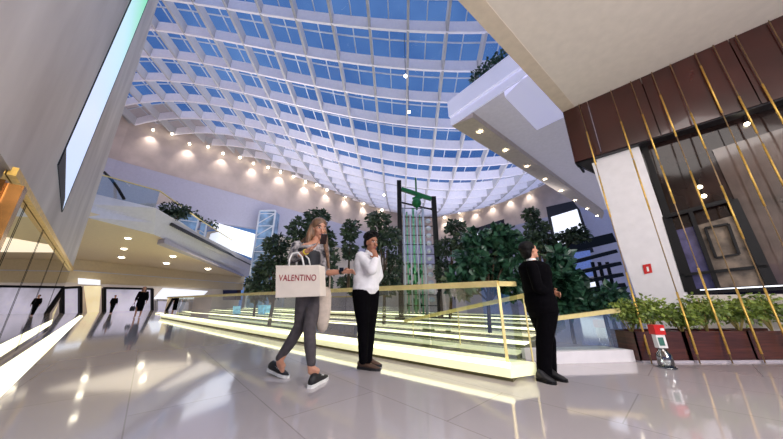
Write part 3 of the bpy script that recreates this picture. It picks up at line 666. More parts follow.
# ------------------------------------------------------------------ GLASS SHAFT behind the gallery
gs = thing('glass_lift_shaft', 'blue glass lift shaft with diagonal bracing left of the trees', 'lift shaft', (at(262, 262, 24).x, 24, 0))
xa, xb = at(257, 230, 24).x, at(273, 230, 24).x; zt = 9.3
pale = mat('blue_shaft_glass', rgb(120, 150, 186), .15, var=.35, scale=.8, emit=.15)
mb = MB(); mb.box(((xa + xb) / 2, 24.6, zt / 2), (xb - xa - .1, 1.1, zt - .1)); mb.build('glass_wall', pale, gs)
mb = MB()
for x in (xa, xb): mb.bar((x, 24, 0), (x, 24, zt), .12, .12)
z = 3.0; k = 0
while z < zt - .8:
    mb.bar((xa, 23.98, z), (xb, 23.98, z + 1.0), .08, .08); mb.bar((xa, 23.98, z + 1.0), (xb, 23.98, z + 1.0), .07, .07); z += 1.25
mb.bar((xa, 24, zt), (xb, 24, zt), .15, .15); mb.build('steel_bracing', 'mull', gs)
# ------------------------------------------------------------------ CLOCK TOWER
ct = thing('water_clock_tower', 'tall green water clock of glass tubes between two black posts', 'clock', (1.2, 11, 0))
YT = 11.
pA, pB = at(400, 240, YT).x, at(436, 240, YT).x; zA = at(399, 181, YT).z; zB = at(433, 197, YT).z
for x, zt_ in ((pA, zA), (pB, zB)):
    mb = MB(); mb.box((x, YT, zt_ / 2), (.2, .2, zt_)); mb.build('post', 'black', ct)
yt0 = YT
mb = MB(); mb.bar((pA + .1, yt0, at(404, 189, YT).z), (pB - .1, yt0, at(430, 199, YT).z), .18, .16); mb.bar(((pA + pB) / 2 - .15, yt0, at(418, 200, YT).z), ((pA + pB) / 2 + .25, yt0, at(422, 196, YT).z), .15, .2); mb.build('green_crossbeam', 'green', ct)
mb = MB(); mb.sph(((pA + pB) / 2, yt0, at(417, 203, YT).z), .22); mb.tube([((pA + pB) / 2, yt0, at(417, 210, YT).z), ((pA + pB) / 2, yt0, at(417, 178, YT).z)], .04, 8); mb.build('drive_hub', 'green', ct)
mb = MB()
for j in range(11):
    z = zB * (.12 + .078 * j); mb.bar((pA + .1, yt0, z), (pB - .1, yt0, z - .02), .03, .03)
mb.bar((pA, yt0, at(404, 202, YT).z), (pB, yt0, at(430, 210, YT).z), .06, .06); mb.build('cross_rods', 'black', ct)
for j in range(7):
    x = pA + .18 + (pB - pA - .7) * j / 6; mb = MB(); mb.tube([(x, yt0 + .05 * (j % 2), .3), (x, yt0 + .05 * (j % 2), zB - .55 - .15 * (j % 3))], .035 if j % 3 else .055, 8); mb.build('glass_tube', 'tubeglass' if j % 2 else 'mull', ct, smooth=True)
for j in range(11):
    z = zB * (.16 + .062 * j); mb = MB(); mb.ell((pB - .32, yt0 - .1, z), ((.12, 0, 0), (0, .12, 0), (0, 0, .10))); mb.build('glass_globe', 'mull', ct, smooth=True)
mb = MB()
for j in range(26): mb.ell((pA + .2 + (pB - pA - .9) * RND.random(), yt0 + .08, .5 + 1.8 * RND.random()), ((.09, 0, 0), (0, .09, 0), (0, 0, .12)), 8, 5)
mb.build('green_flasks', 'green', ct, smooth=True)
mb = MB(); mb.box(((pA + pB) / 2, YT, .1), (pB - pA + .5, .7, .2)); mb.build('base', 'black', ct)
# ------------------------------------------------------------------ FENCE with lit kerb
F0 = at_z(512, 383, 0); F1 = at_z(160, 318, 0); F2 = at_z(538, 379, 0)
ZK = .17; ZR = 1.06
fd = (F1 - F0).normalized(); fn = V((-fd.y, fd.x, 0)); 
if fn.dot(F0) < 0: fn = -fn      # away from camera
fence = thing('glass_fence', 'long glass fence with brass handrail on a glowing kerb', 'fence', F0)
mb = MB(); a, b = F0 + fn * .05, F1 + fn * .05
mb.plate([a, b, b + fn * .4, a + fn * .4 + fd * .02], V((0, 0, .05))); mb.build('plinth', 'kerbdark', fence)
mb = MB(); mb.plate([F0 + V((0, 0, .045)), F1 + V((0, 0, .045)), F1 + fn * .5 + V((0, 0, .045)), F2 + V((0, 0, .045)) + fd * .0], V((0, 0, ZK - .045))); mb.build('lit_kerb', 'kerb', fence)
mb = MB(); mb.bar(F0 + V((0, 0, ZK)) + fn * .01, F1 + V((0, 0, ZK)) + fn * .01, .05, .05); mb.build('led_line', 'led', fence)
g0, g1, g2 = F0 + fn * .12 + fd * .06, F1 + fn * .12, F2 + fd * .1
zz = V((0, 0, 1)); L_ = (g1 - g0).length; n_ = 9
for i in range(n_):
    p, q_ = g0.lerp(g1, (i / n_) ** 1.3), g0.lerp(g1, ((i + 1) / n_) ** 1.3); q_ = q_ - fd * .02
    mb = MB(); mb.poly([p + zz * ZK, q_ + zz * ZK, q_ + zz * (ZR - .03), p + zz * (ZR - .03)]); mb.build('glass_panel', 'rail_glass', fence)
mb = MB(); mb.poly([g0 + zz * ZK, g2 + zz * ZK, g2 + zz * (ZR - .03), g0 + zz * (ZR - .03)]); mb.build('glass_panel', 'rail_glass', fence)
mb = MB(); mb.bar(g0 - fd * .0 + zz * ZR, g1 + zz * ZR, .07, .075); mb.bar(g0 + zz * ZR, g2 + zz * ZR, .05, .06); mb.build('handrail', 'brass', fence)
for p in (g0,):
    mb = MB(); mb.bar(p + zz * .05, p + zz * ZR, .03, .02); mb.build('end_post', 'brass', fence)
# inner sloping stair rails
for lab, A_, B_, nm in (('brass stair rail sloping down behind the glass fence', at(527, 295, 4.0), at(405, 321, 6.6), 'a'), ('brass stair rail between the man in black and the planter', None, None, 'b')):
    if nm == 'a':
        t = thing('stair_handrail', lab, 'handrail', V((A_.x, A_.y, 0)))
        mb = MB(); mb.bar(A_, B_, .06, .06); mb.build('rail', 'brass', t)
        for u in (.02, .45, .9):
            p = A_.lerp(B_, u); mb = MB(); mb.bar((p.x, p.y, 0), p, .018, .018); mb.build('post', 'brass', t)
# second fence, right of black man to planter
K0, K1 = at_z(556, 364, 0), at_z(636, 361.5, 0)
f2 = thing('glass_fence', 'short low glass fence with brass rail ending at the planter', 'fence', K0)
zl, zr_ = at(556, 320, K0.y).z, at(629, 310.5, K1.y).z
mb = MB(); mb.plate([K0, K1, K1 + V((-.15, .35, 0)), K0 + V((-.3, .35, 0))], V((0, 0, .15))); mb.build('lit_kerb', 'white', f2)
mb = MB(); o_ = V((0, .08, 0)); mb.poly([K0 + o_ + zz * .15, K1 + o_ + zz * .15, K1 + o_ + zz * zr_, K0 + o_ + zz * zl]); mb.build('glass_panel', 'rail_glass', f2)
mb = MB(); mb.bar(K0 + o_ + zz * zl, K1 + o_ + zz * zr_, .055, .06); mb.build('handrail', 'brass', f2)
# terraces with light lines
n0 = 3.75; HS = []
tmb = []
for i in range(8):
    n1 = n0 + .72 + .1 * i; z = .03 + .03 * i
    s0_ = 1.4 + .12 * i
    o = MB().slabxy([P3(s0_, n0, 0)[:2], P3(26, n0 - .6, 0)[:2], P3(26, n1 - .6, 0)[:2], P3(s0_, n1, 0)[:2]], 0, z).build('floor_terrace', 'tread', None, kind='structure')
    mb = MB(); mb.plate([P3(s0_, n0, z), P3(26, n0 - .6, z), P3(26, n0 - .28 , z), P3(s0_, n0 + .36, z)], V((0, 0, .02)))
    o = mb.build('step_light', 'kerb' if i % 2 else 'led'); tag(o, ['glowing step edge nearest the glass fence', 'glowing step edge second beyond the glass fence', 'glowing step edge third beyond the glass fence', 'glowing step edge fourth beyond the glass fence', 'glowing step edge fifth beyond the glass fence', 'glowing step edge sixth beyond the glass fence', 'glowing step edge seventh beyond the glass fence', 'glowing step edge farthest from the glass fence'][i], 'light strip', 'lit step edges of the terrace')
    n0 = n1
# ------------------------------------------------------------------ PLANTERS
xs = [at(632, 335, 4.08).x, 4.25, 5.2, 6.15]
xs[0] = 3.52
pls = ['short dark red wooden planter box beside the low fence', 'long red-brown wooden planter box left of the picture centre right', 'red-brown wooden planter box near the right edge', 'red-brown wooden planter box at the far right edge']
pls[1] = 'red-brown wooden planter box second from the low fence'
YP = 4.1
for i in range(3):
    a, b = xs[i] + .002, xs[i + 1] - .002
    dp = .42 if i < 2 else .36
    if i > 1: dp = .4
    t = thing('wooden_planter', pls[i], 'planter', ((a + b) / 2, YP + .2, 0), 'wooden planter boxes')
    mb = MB(); mb.box(((a + b) / 2, YP + .015, .21), (b - a, .03, .38)); mb.box(((a + b) / 2, YP + dp - .015, .21), (b - a, .03, .38)); mb.box((a + .015, YP + dp / 2, .21), (.03, dp, .38)); mb.box((b - .015, YP + dp / 2, .21), (.03, dp, .38)); mb.build('box', 'wood', t)
    mb = MB(); mb.box(((a + b) / 2, YP + dp / 2, .34), (b - a - .05, dp - .05, .02)); mb.build('soil', 'soil', t)
    mb = MB(); mb.box(((a + b) / 2, YP + dp / 2, .012), (b - a - .02, dp + .06, .024)); mb.build('base_plinth', 'greysoffit', t)
for i, (x, h, r, lb) in enumerate([(3.68, .52, .22, 'leafy shrub at the left end of the planters'), (4.02, .6, .24, 'leafy shrub behind the red topped glass stand'), (4.45, .42, .2, 'small shrub between the first and second gold rods'), (4.85, .6, .28, 'bushy shrub below the dark shop window'), (5.35, .55, .26, 'bushy shrub in third planter right of the gold rod'), (5.85, .62, .28, 'bushy shrub near the right edge of picture')]):
    b = V((x, YP + .21, .35)); rn = random.Random(60 + i)
    t = thing('planter_shrub', lb, 'shrub', b)
    mb = MB()
    for k in range(7): e = b + V((rn.uniform(-.25, .25), rn.uniform(-.1, .1), h * rn.uniform(.5, .9))); mb.tube([b, b.lerp(e, .5) + V((0, 0, .03)), e], [.009, .007, .004], 6)
    mb.build('stems', mat('pale_stem', rgb(176, 158, 92), .7), t, smooth=True)
    mb = MB(); cz = .35 + h * .62
    leaves(mb, (x, YP + .2, cz), (r * 1.25, .2, h * .36), 620, .062, rn, shell=.2); leaves(mb, (x + .12, YP + .2, cz - .08), (r, .2, h * .3), 200, .055, rn, shell=.2)
    mb.build('foliage', 'leafyel', t, fix=False)
# red topped glass stand
bp_ = at_z(667.5, 368, 0)
t = thing('glass_stand', 'clear glass floor stand with a red top in front of the planter', 'stand', bp_)
x, y = bp_.x, bp_.y
mb = MB(); mb.tube([(x, y, 0), (x, y, .015)], .10, 20); mb.tube([(x, y, .015), (x, y, .16), (x, y, .2), (x, y, .24)], [.085, .08, .05, .04], 20, ); mb.build('glass_base', 'clear', t, smooth=True)
mb = MB(); mb.box((x, y, .325), (.12, .06, .17)); mb.build('white_label', 'sole', t)
mb = MB(); mb.box((x - .01, y - .032, .32), (.07, .006, .1)); mb.build('green_patch', mat('label_green', rgb(60, 110, 96), .6), t)
mb = MB(); mb.box((x, y, .465), (.14, .09, .12)); mb.build('red_cap', 'red', t)
mb = MB(); mb.box((x + .03, y - .047, .47), (.05, .006, .03)); mb.build('white_mark', 'sole', t)
# small slots in the floor
# ------------------------------------------------------------------ PEOPLE
def head_shapes(mb, c, fw, up, s=1.0):
    fw = V(fw).normalized(); up = V(up); up = (up - fw * up.dot(fw)).normalized(); sd = fw.cross(up)   # sd = person's right
    mb.ell(c + up * .02 * s, (sd * .074 * s, fw * .092 * s, up * .095 * s), 20, 14)
    mb.ell(c + fw * .03 * s - up * .05 * s, (sd * .056 * s, fw * .058 * s, up * .068 * s), 16, 10)
    mb.ell(c + fw * .07 * s - up * .098 * s, (sd * .024 * s, fw * .022 * s, up * .02 * s), 10, 8)
    mb.capsule(c + fw * .088 * s + up * .012 * s, c + fw * .108 * s - up * .03 * s, .009 * s, .015 * s, 8)
    mb.ell(c + fw * .082 * s - up * .064 * s, (sd * .026 * s, fw * .014 * s, up * .011 * s), 10, 6)
    for q in (-1, 1):
        mb.ell(c + sd * q * .076 * s - up * .008 * s, (sd * .011 * s, fw * .02 * s, up * .032 * s), 8, 6)
        mb.ell(c + sd * q * .032 * s + fw * .078 * s + up * .035 * s, (sd * .022 * s, fw * .014 * s, up * .008 * s), 8, 6)
        mb.ell(c + sd * q * .04 * s + fw * .06 * s - up * .022 * s, (sd * .024 * s, fw * .024 * s, up * .024 * s), 8, 6)
    return fw, up, sd
def face_paint(c, fw, up, sd, s):
    def pf(p):
        d = p - c; a, b, e = d.dot(sd) / s, d.dot(fw) / s, d.dot(up) / s
        if b > .05:
            if ((abs(a) - .031) / .010) ** 2 + ((e - .014) / .006) ** 2 < 1: return 2
            if ((abs(a) - .031) / .017) ** 2 + ((e - .014) / .008) ** 2 < 1: return 3
            if ((abs(a) - .033) / .024) ** 2 + ((e - .037) / .006) ** 2 < 1: return 2
            if (a / .025) ** 2 + ((e + .064) / .010) ** 2 < 1: return 1
        return 0
    return pf
def hand(mb, w, d, pn, side, s=1.0, curl=.5, spread=1.0):
    """palm + four unequal bent fingers + thumb from the side of the palm. d: pointing, pn: palm normal, side: +1/-1 thumb side"""
    d = V(d).normalized(); pn = V(pn); pn = (pn - d * pn.dot(d)).normalized(); l = d.cross(pn) * side
    mb.ell(w + d * .048 * s, (d * .056 * s, l * .040 * s, pn * .016 * s), 12, 8); mb.capsule(w - d * .01 * s, w + d * .03 * s, .025 * s, .026 * s)
    for k, (o, ln) in enumerate(((.030, .068), (.011, .078), (-.009, .072), (-.028, .056))):
        p = w + d * .088 * s + l * o * s; a = 0.15 * curl; dirn = d + l * o * 2.2 * spread; r = .0088 * s
        for j, fr in enumerate((.45, .32, .25)):
            a += curl * (.55 if j else .3); dd = (dirn.normalized() * cos(a) + pn * sin(a)); q = p + dd * ln * fr * s; mb.capsule(p, q, r, r * .93, 8); p = q; r *= .93
    p = w + d * .025 * s + l * .03 * s; q = p + (d * .6 + l * .75 + pn * .25).normalized() * .04 * s; mb.capsule(p, q, .013 * s, .011 * s, 8); mb.capsule(q, q + (d * .9 + l * .2 + pn * .4).normalized() * .03 * s, .011 * s, .009 * s, 8)
def limb(mb, pts, rr):
    for a, b, r0_, r1_ in zip(pts[:-1], pts[1:], rr[:-1], rr[1:]): mb.capsule(a, b, r0_, r1_, 14)
def torso(mb, hip, waist, chest, neck, fw, s, infl=0, waistw=.13):
    fw = V(fw).normalized(); sd = V((fw.y, -fw.x, 0))
    k = s
    secs = [(hip - zz * .07 * k, sd * (.10 * k + infl), fw * (.08 * k + infl)), (hip, sd * (.155 * k + infl), fw * (.105 * k + infl)), (hip.lerp(waist, .5), sd * (.145 * k + infl), fw * (.10 * k + infl)), (waist, sd * (waistw * k + infl), fw * (.09 * k + infl)),
            (waist.lerp(chest, .5), sd * (.145 * k + infl), fw * (.1 * k + infl)), (chest, sd * (.165 * k + infl), fw * (.112 * k + infl)), (chest.lerp(neck, .55), sd * (.165 * k + infl), fw * (.09 * k + infl)), (chest.lerp(neck, .85), sd * (.10 * k + infl), fw * (.065 * k + infl)), (neck, sd * (.05 * k + infl), fw * (.05 * k + infl))]
    mb.loft(secs, 22)
def shoe(mb_u, mb_s, heel, toe, s=1.0, h=.075):
    d = (toe - heel); d.z = 0; L = d.length; d.normalize(); l = V((-d.y, d.x, 0)); pit = (toe.z - heel.z)
    def c(u, z): return heel + d * L * u + zz * (z + pit * u)
    mb_s.rings([[c(u, z) + l * w * sg for (z, sg) in ((0, -1), (0, 1), (.028 * s, 1), (.028 * s, -1))] for u, w in ((-.04, .02 * s), (0, .034 * s), (.3, .034 * s), (.68, .045 * s), (.9, .035 * s), (1.03, .014 * s))])
    mb_u.loft([(c(-.02, .05 * s), l * .022 * s, zz * .03 * s), (c(.12, .06 * s), l * .038 * s, zz * .05 * s), (c(.35, .056 * s), l * .038 * s, zz * .046 * s), (c(.6, .038 * s), l * .042 * s, zz * .028 * s), (c(.85, .03 * s), l * .036 * s, zz * .018 * s), (c(1.0, .026 * s), l * .012 * s, zz * .008 * s)], 14)
BASE = ['skin', 'lip', 'eye', 'eyew']

# ---- woman with paper bag
Yw = 3.3
def w(px, py, dy=0): return at(px, py, Yw + dy)
hip, waist, chest, neck = w(312, 287), w(312, 271), w(312, 254), w(315, 241)
hc = w(319, 228, -.02)
fww = V((.75, -.62, 0)).normalized(); sdw = V((fww.y, -fww.x, 0))    # her right-hand side
wm = thing('person', 'long-haired woman in patterned shirt looking at her phone, carrying a shopping bag', 'person', (w(300, 378).x, Yw, 0))
RS, RE, RW = w(297, 246, -.06), w(293.5, 259, -.14), w(308, 250.5, -.34)
LS, LE, LW = w(324, 248, .02), w(325, 273, -.05), w(344, 271.5, -.16)
rk, ra = w(300, 326, .06), w(279.5, 361, .14); lk, la = w(309.5, 326, -.12), w(311, 368, -.12)
rh, lh = hip + sdw * .085 - zz * .05, hip - sdw * .085 - zz * .05
mb = MB(); s = 1.06
fwh, uph, sdh = head_shapes(mb, hc, (.62, -.66, -.34), (0.05, -.2, 1), s * 1.02)
mb.capsule(neck - zz * .05, hc - zz * .05 - fwh * .02, .048 * s, .045 * s)
torso(mb, hip, waist, chest, neck, fww, s)
limb(mb, [RS, RE, RW], [.048 * s, .040 * s, .026 * s]); limb(mb, [LS, LE, LW], [.048 * s, .040 * s, .026 * s])
limb(mb, [rh, rk, ra], [.088 * s, .056 * s, .036 * s]); limb(mb, [lh, lk, la], [.088 * s, .056 * s, .036 * s])
PHN = w(322, 241, -.38)
hand(mb, RW, w(319, 244, -.36) - RW, V((.25, -.3, .7)), 1, s, .55)
hand(mb, LW, w(356, 271, -.2) - LW, V((.1, -.5, -.6)), -1, s, .7)
for a_, k_ in ((ra, w(287, 376.5, .02)), (la, w(324, 379, -.1))):
    mb.capsule(a_, a_ * .55 + k_ * .45 + zz * .02, .034 * s, .03 * s); mb.capsule(a_ - zz * .03, (a_ - zz * .05).lerp(V((k_.x, k_.y, .05)), .45), .032 * s, .024 * s)
sculpt(mb, 'body', BASE, wm, .0075, 2, face_paint(hc, fwh, uph, sdh, s * 1.02))
# trousers
mb = MB(); torso(mb, hip - zz * .01, hip + zz * .07, hip + zz * .12, hip + zz * .15, fww, s, .006, .13)
limb(mb, [rh + zz * .02, rh.lerp(rk, .5), rk, rk.lerp(ra, .5), ra + zz * .035], [.105 * s, .088 * s, .068 * s, .062 * s, .046 * s])
limb(mb, [lh + zz * .02, lh.lerp(lk, .5), lk, lk.lerp(la, .5), la + zz * .05], [.105 * s, .088 * s, .068 * s, .062 * s, .046 * s])
sculpt(mb, 'trousers', 'denim', wm, .011, 3)
# shirt and vest
mb = MB(); torso(mb, hip + zz * .06, waist, chest, neck - zz * .03, fww, s, .014); limb(mb, [RS, RE], [.068 * s, .064 * s]); mb.capsule(RE, RE.lerp(RW, .35), .060 * s, .054 * s); limb(mb, [LS, LE], [.066 * s, .058 * s])
sculpt(mb, 'shirt', 'camo', wm, .011, 2)
mb = MB(); torso(mb, hip + zz * .03, waist, chest - zz * .03, chest + zz * .11, fww, s, .026); sculpt(mb, 'vest', 'vest', wm, .012, 2)
# hair: long, over both shoulders
mb = MB(); hs = s * 1.02; bk = -fwh
mb.ell(hc + uph * .045 * hs + bk * .012 * hs, (sdh * .094 * hs, fwh * .094 * hs, uph * .086 * hs), 18, 12)
mb.ell(hc - uph * .01 * hs + bk * .05 * hs, (sdh * .082 * hs, fwh * .06 * hs, uph * .11 * hs), 18, 12)
for q, tip in ((1, w(302, 252, .0)), (.8, w(298, 245, .06)), (-.9, w(327, 256, -.12)), (-1, w(329, 268, -.12)), (.6, w(308, 248, .08)), (1.1, w(305, 262, -.1))):
    st = hc + sdh * .07 * q * hs + bk * .03 * hs + uph * .02 * hs; md_ = hc + sdh * .095 * q * hs - zz * .1 + bk * .03
    limb(mb, [st, md_, tip], [.032 * hs, .036 * hs, .014])
sculpt(mb, 'hair', 'hairbr', wm, .009, 2)
mb = MB(); wd = (RW - RE).normalized(); mb.tube([RW - wd * .055, RW - wd * .035], .033 * s, 16); mb.build('wristband', 'yellow', wm, smooth=True)
mb = MB(); wd = (LW - LE).normalized(); mb.tube([LW - wd * .05, LW - wd * .015], .033 * s, 16); mb.box(LW - wd * .03 + V((0, -.03, .022)), (.05, .02, .045)); mb.build('watch', 'phone', wm, smooth=False)
for (hl, to, nm) in ((w(269.5, 369, .14), w(289, 377.5, -.02), 0), (w(310, 388, -.14), w(326, 378, -.08), 1)):
    if nm == 1: hl, to = at_z(310, 388.5, .0), at_z(327, 378.5, .0)
    else: hl, to = at_z(269.5, 371, .035), at_z(288, 378.5, .0)
    u_ = MB(); so = MB(); shoe(u_, so, hl, to, s * 1.1); sh = u_.build('sneaker', 'shoe', wm, smooth=True); so.build('sole', 'sole', sh)
    mb = MB(); d = (to - hl); l = V((-d.y, d.x, 0)).normalized()
    for k in (.42, .5, .58): mb.bar(hl.lerp(to, k) + zz * (.105 - .05 * k) - l * .038, hl.lerp(to, k) + zz * (.105 - .05 * k) + l * .038, .008, .01)
    mb.build('laces', 'sole', sh)
ph = thing('phone', 'black phone held up by the long-haired woman', 'phone', w(323, 238, -.4))
mb = MB(); c = w(323.5, 239, -.42); ax = V((.75, .55, .1)).normalized(); upv = (V((.2, -.4, .9)) - ax * V((.2, -.4, .9)).dot(ax)).normalized()
q4 = [c - ax * .035 - upv * .06, c + ax * .035 - upv * .06, c + ax * .035 + upv * .06, c - ax * .035 + upv * .06]; mb.plate(q4, ax.cross(upv) * .01); mb.build('phone_case', 'phone', ph)
mb = MB(); nn = ax.cross(upv); cc_ = c + nn * .0105; mb.plate([cc_ - ax * .031 - upv * .055, cc_ + ax * .031 - upv * .055, cc_ + ax * .031 + upv * .055, cc_ - ax * .031 + upv * .055], nn * .001); mb.build('screen', 'facade', ph)
# paper bag
Yb = Yw - .32
bg = thing('shopping_bag', 'large ivory paper shopping bag lettered VALENTINO in dark red', 'bag', at(298, 297, Yb))
c4 = [at(276, 265.6, Yb), at(319, 265, Yb), at(320, 296, Yb), at(275.5, 297.8, Yb)]
dp = V((.03, .15, 0))
mb = MB(); vs = c4 + [p + dp for p in c4]; mb.add(vs, [(0, 3, 2, 1), (4, 5, 6, 7), (0, 4, 7, 3), (1, 2, 6, 5), (2, 3, 7, 6)]); mb.build('bag_body', 'paper', bg)
mb = MB(); mb.plate([c4[0] + V((0, -.002, 0)), c4[1] + V((0, -.002, 0)), c4[1] + V((0, -.002, -.02)), c4[0] + V((0, -.002, -.02))], V((0, -.003, 0))); mb.build('top_fold', 'paper', bg)
for oy in (0, 1):
    hp = [at(289, 266, Yb), at(289.5, 259, Yb - .01), at(292.5, 253.5, Yb + .0), at(298, 252.5, Yb), at(302, 257, Yb), at(304, 266, Yb)]
    hp = [p + dp * oy for p in hp]; mb = MB(); mb.tube(hp, .010, 8); mb.build('handle', 'sole', bg, smooth=True)
cu = bpy.data.curves.new('lettering', 'FONT'); cu.body = 'VALENTINO'; cu.align_x = 'CENTER'; cu.align_y = 'CENTER'; cu.size = 1; cu.offset = .012; cu.space_character = 1.06
to_ = bpy.data.objects.new('tmp', cu); COL.objects.link(to_); dg = bpy.context.evaluated_depsgraph_get(); me = bpy.data.meshes.new_from_object(to_.evaluated_get(dg)); bpy.data.objects.remove(to_)
wd_ = max(v.co.x for v in me.vertices) - min(v.co.x for v in me.vertices); hh_ = max(v.co.y for v in me.vertices) - min(v.co.y for v in me.vertices)
L0, L1 = at(279, 278.3, Yb), at(316.5, 278, Yb); ex = (L1 - L0); ez = zz * ((at(298, 274.8, Yb) - at(298, 281.2, Yb)).z)
cc_ = (L0 + L1) / 2 + V((0, -.004, 0)) - wl(bg)
for v in me.vertices: v.co = cc_ + ex * (v.co.x / wd_) + ez * (v.co.y / hh_)
me.materials.append(M['crimson']); lt = bpy.data.objects.new('lettering', me); COL.objects.link(lt); lt.parent = bg
# tote
tt = thing('tote_bag', 'tall limp beige tote bag hanging from the woman outstretched arm', 'bag', w(322, 331, -.05))
mb = MB(); cs2 = []
for y_, xl, xr, th in ((287, 320, 330, .03), (296, 317, 331.5, .045), (310, 315.5, 331, .055), (322, 315.5, 329, .055), (329, 317, 327, .045), (332, 320, 324, .02)):
    a, b = w(xl, y_, -.02), w(xr, y_, -.02); cs2.append(((a + b) / 2, (b - a) / 2, V((.0, th, 0))))
mb.loft(cs2, 16); mb.build('bag_body', 'tote', tt, smooth=True)
for oy in (-.03, .03):
    mb = MB(); mb.tube([w(320.5, 288, -.02 + oy), w(324, 274, -.03 + oy), w(327.5, 269, -.06 + oy), w(330, 274, -.03 + oy), w(329.5, 288, -.02 + oy)], .010, 6); mb.build('strap', 'tote', tt, smooth=True)

# ---- man in white jacket
Ym = 3.72
def m_(px, py, dy=0): return at(px, py, Ym + dy)
mn = thing('person', 'man in white jacket and black trousers covering his mouth with one hand', 'person', (m_(368, 370).x, Ym, 0))
fm = V((.72, -.66, 0)).normalized(); sm_ = V((fm.y, -fm.x, 0))
hip, waist, chest, neck = m_(366, 292), m_(366.5, 279), m_(367, 266), m_(369, 254)
hc = m_(371.5, 243, -.03)
RS, RE, RW = m_(361, 257, -.08), m_(371.5, 269, -.25), m_(376.5, 258.5, -.26)
LS, LE, LW = m_(375.5, 259, .08), m_(379, 276, .12), m_(374, 286, .1)
rk, ra = m_(363, 326, -.02), m_(363, 360, .0); lk, la = m_(370, 326, .08), m_(368, 360, .1)
rh, lh = hip + sm_ * .08 - zz * .04, hip - sm_ * .08 - zz * .04
mb = MB(); s = .98
s *= 1.0; fh, uh, sh_ = head_shapes(mb, hc, (.62, -.75, -.15), (0, 0, 1), s * 1.06)
mb.capsule(neck - zz * .04, hc - zz * .05 - fh * .02, .054 * s, .052 * s); torso(mb, hip, waist, chest, neck, fm, s, 0, .14)
limb(mb, [RS, RE, RW], [.052 * s, .044 * s, .029 * s]); limb(mb, [LS, LE, LW], [.052 * s, .044 * s, .029 * s])
limb(mb, [rh, rk, ra], [.085 * s, .056 * s, .038 * s]); limb(mb, [lh, lk, la], [.085 * s, .056 * s, .038 * s])
hand(mb, RW, m_(373.5, 249, -.22) - RW, V((-.2, .8, 0)), 1, s * 1.0, .35)
hand(mb, LW, V((0, -.1, -1)), V((.5, .5, 0)), 1, s, .5)
sculpt(mb, 'body', ['skin2', 'lip', 'eye', 'eyew'], mn, .0075, 2, face_paint(hc, fh, uh, sh_, s))
mb = MB(); torso(mb, hip - zz * .01, hip + zz * .07, hip + zz * .12, hip + zz * .15, fm, s, .004, .14)
limb(mb, [rh + zz * .02, rh.lerp(rk, .5), rk, rk.lerp(ra, .5), ra - zz * .0], [.135 * s, .112 * s, .08 * s, .07 * s, .056 * s]); limb(mb, [lh + zz * .02, lh.lerp(lk, .5), lk, lk.lerp(la, .5), la], [.135 * s, .112 * s, .08 * s, .07 * s, .056 * s])
sculpt(mb, 'trousers', 'blackcloth', mn, .011, 3)
mb = MB(); torso(mb, hip + zz * .04, waist, chest, neck - zz * .01, fm, s, .055, .16); limb(mb, [RS, RE, RE.lerp(RW, .8)], [.085 * s, .085 * s, .055 * s]); limb(mb, [LS, LE, LE.lerp(LW, .85)], [.076 * s, .066 * s, .05 * s]); mb.capsule(neck - zz * .02, neck + zz * .02, .066, .062)
sculpt(mb, 'jacket', 'whitecloth', mn, .011, 2)
mb = MB(); zs_ = chest + fm * .155; mb.bar(neck + fm * .085 - zz * .02, chest + fm * .147, .008, .008); mb.bar(chest + fm * .147, waist + fm * .135, .008, .008); mb.build('zip', 'greysoffit', mn)
mb = MB(); rn = random.Random(5)
mb.ell(hc + uh * .066 * s - fh * .03 * s, (sh_ * .098 * s, fh * .108 * s, uh * .08 * s), 18, 12); mb.ell(hc - fh * .055 * s + uh * .005, (sh_ * .1 * s, fh * .06 * s, uh * .095 * s), 14, 10)
for _ in range(46):
    a = rn.uniform(0, 2 * pi); e = rn.uniform(.25, 1.4); d = sh_ * cos(a) * cos(e) * .1 + fh * sin(a) * cos(e) * .112 + uh * sin(e) * .1
    mb.sph(hc + d * s + uh * (.058 + .02 * max(0, sin(a))) - fh * .022, .024 * rn.uniform(.8, 1.3), 8, 6)
sculpt(mb, 'hair', 'hairbk', mn, .009, 1)
for hl, to in ((at_z(358.5, 368.5, 0), at_z(379.5, 371, 0)), (at_z(364, 365, 0), at_z(381, 367, 0))):
    u_ = MB(); so = MB(); shoe(u_, so, hl, to, s * 1.15); sh = u_.build('shoe', 'brownshoe', mn, smooth=True); so.build('sole', 'shoe', sh)

# ---- man in black suit
Yk = 3.35
def k_(px, py, dy=0): return at(px, py, Yk + dy)
bm_ = thing('person', 'man in a black suit standing by the fence with hands clasped', 'person', (k_(546, 378).x, Yk, 0))
fb = V((.93, .36, 0)).normalized(); sb = V((fb.y, -fb.x, 0))
hip, waist, chest, neck = k_(542, 309), k_(538, 291), k_(535, 273), k_(531, 260)
hc = k_(529.5, 250.5)
RS, RE, RW = k_(532, 267, -.17), k_(538, 288, -.2), k_(552, 293.5, -.08)
LS, LE, LW = k_(536, 267, .16), k_(545, 288, .16), k_(552, 292, .05)
rk, ra = k_(544, 342, -.06), k_(544, 373, -.04); lk, la = k_(548, 340, .1), k_(549.5, 370, .1)
rh, lh = hip + sb * .08 - zz * .03, hip - sb * .08 - zz * .03
mb = MB(); s = .95
fh, uh, sh_ = head_shapes(mb, hc, (.93, .1, .22), (-.1, 0, 1), s)
mb.capsule(neck - zz * .05, hc - zz * .05 - fh * .01, .052 * s, .05 * s); torso(mb, hip, waist, chest, neck, fb, s, 0, .14)
limb(mb, [RS, RE, RW], [.05 * s, .043 * s, .028 * s]); limb(mb, [LS, LE, LW], [.05 * s, .043 * s, .028 * s])
limb(mb, [rh, rk, ra], [.085 * s, .055 * s, .038 * s]); limb(mb, [lh, lk, la], [.085 * s, .055 * s, .038 * s])
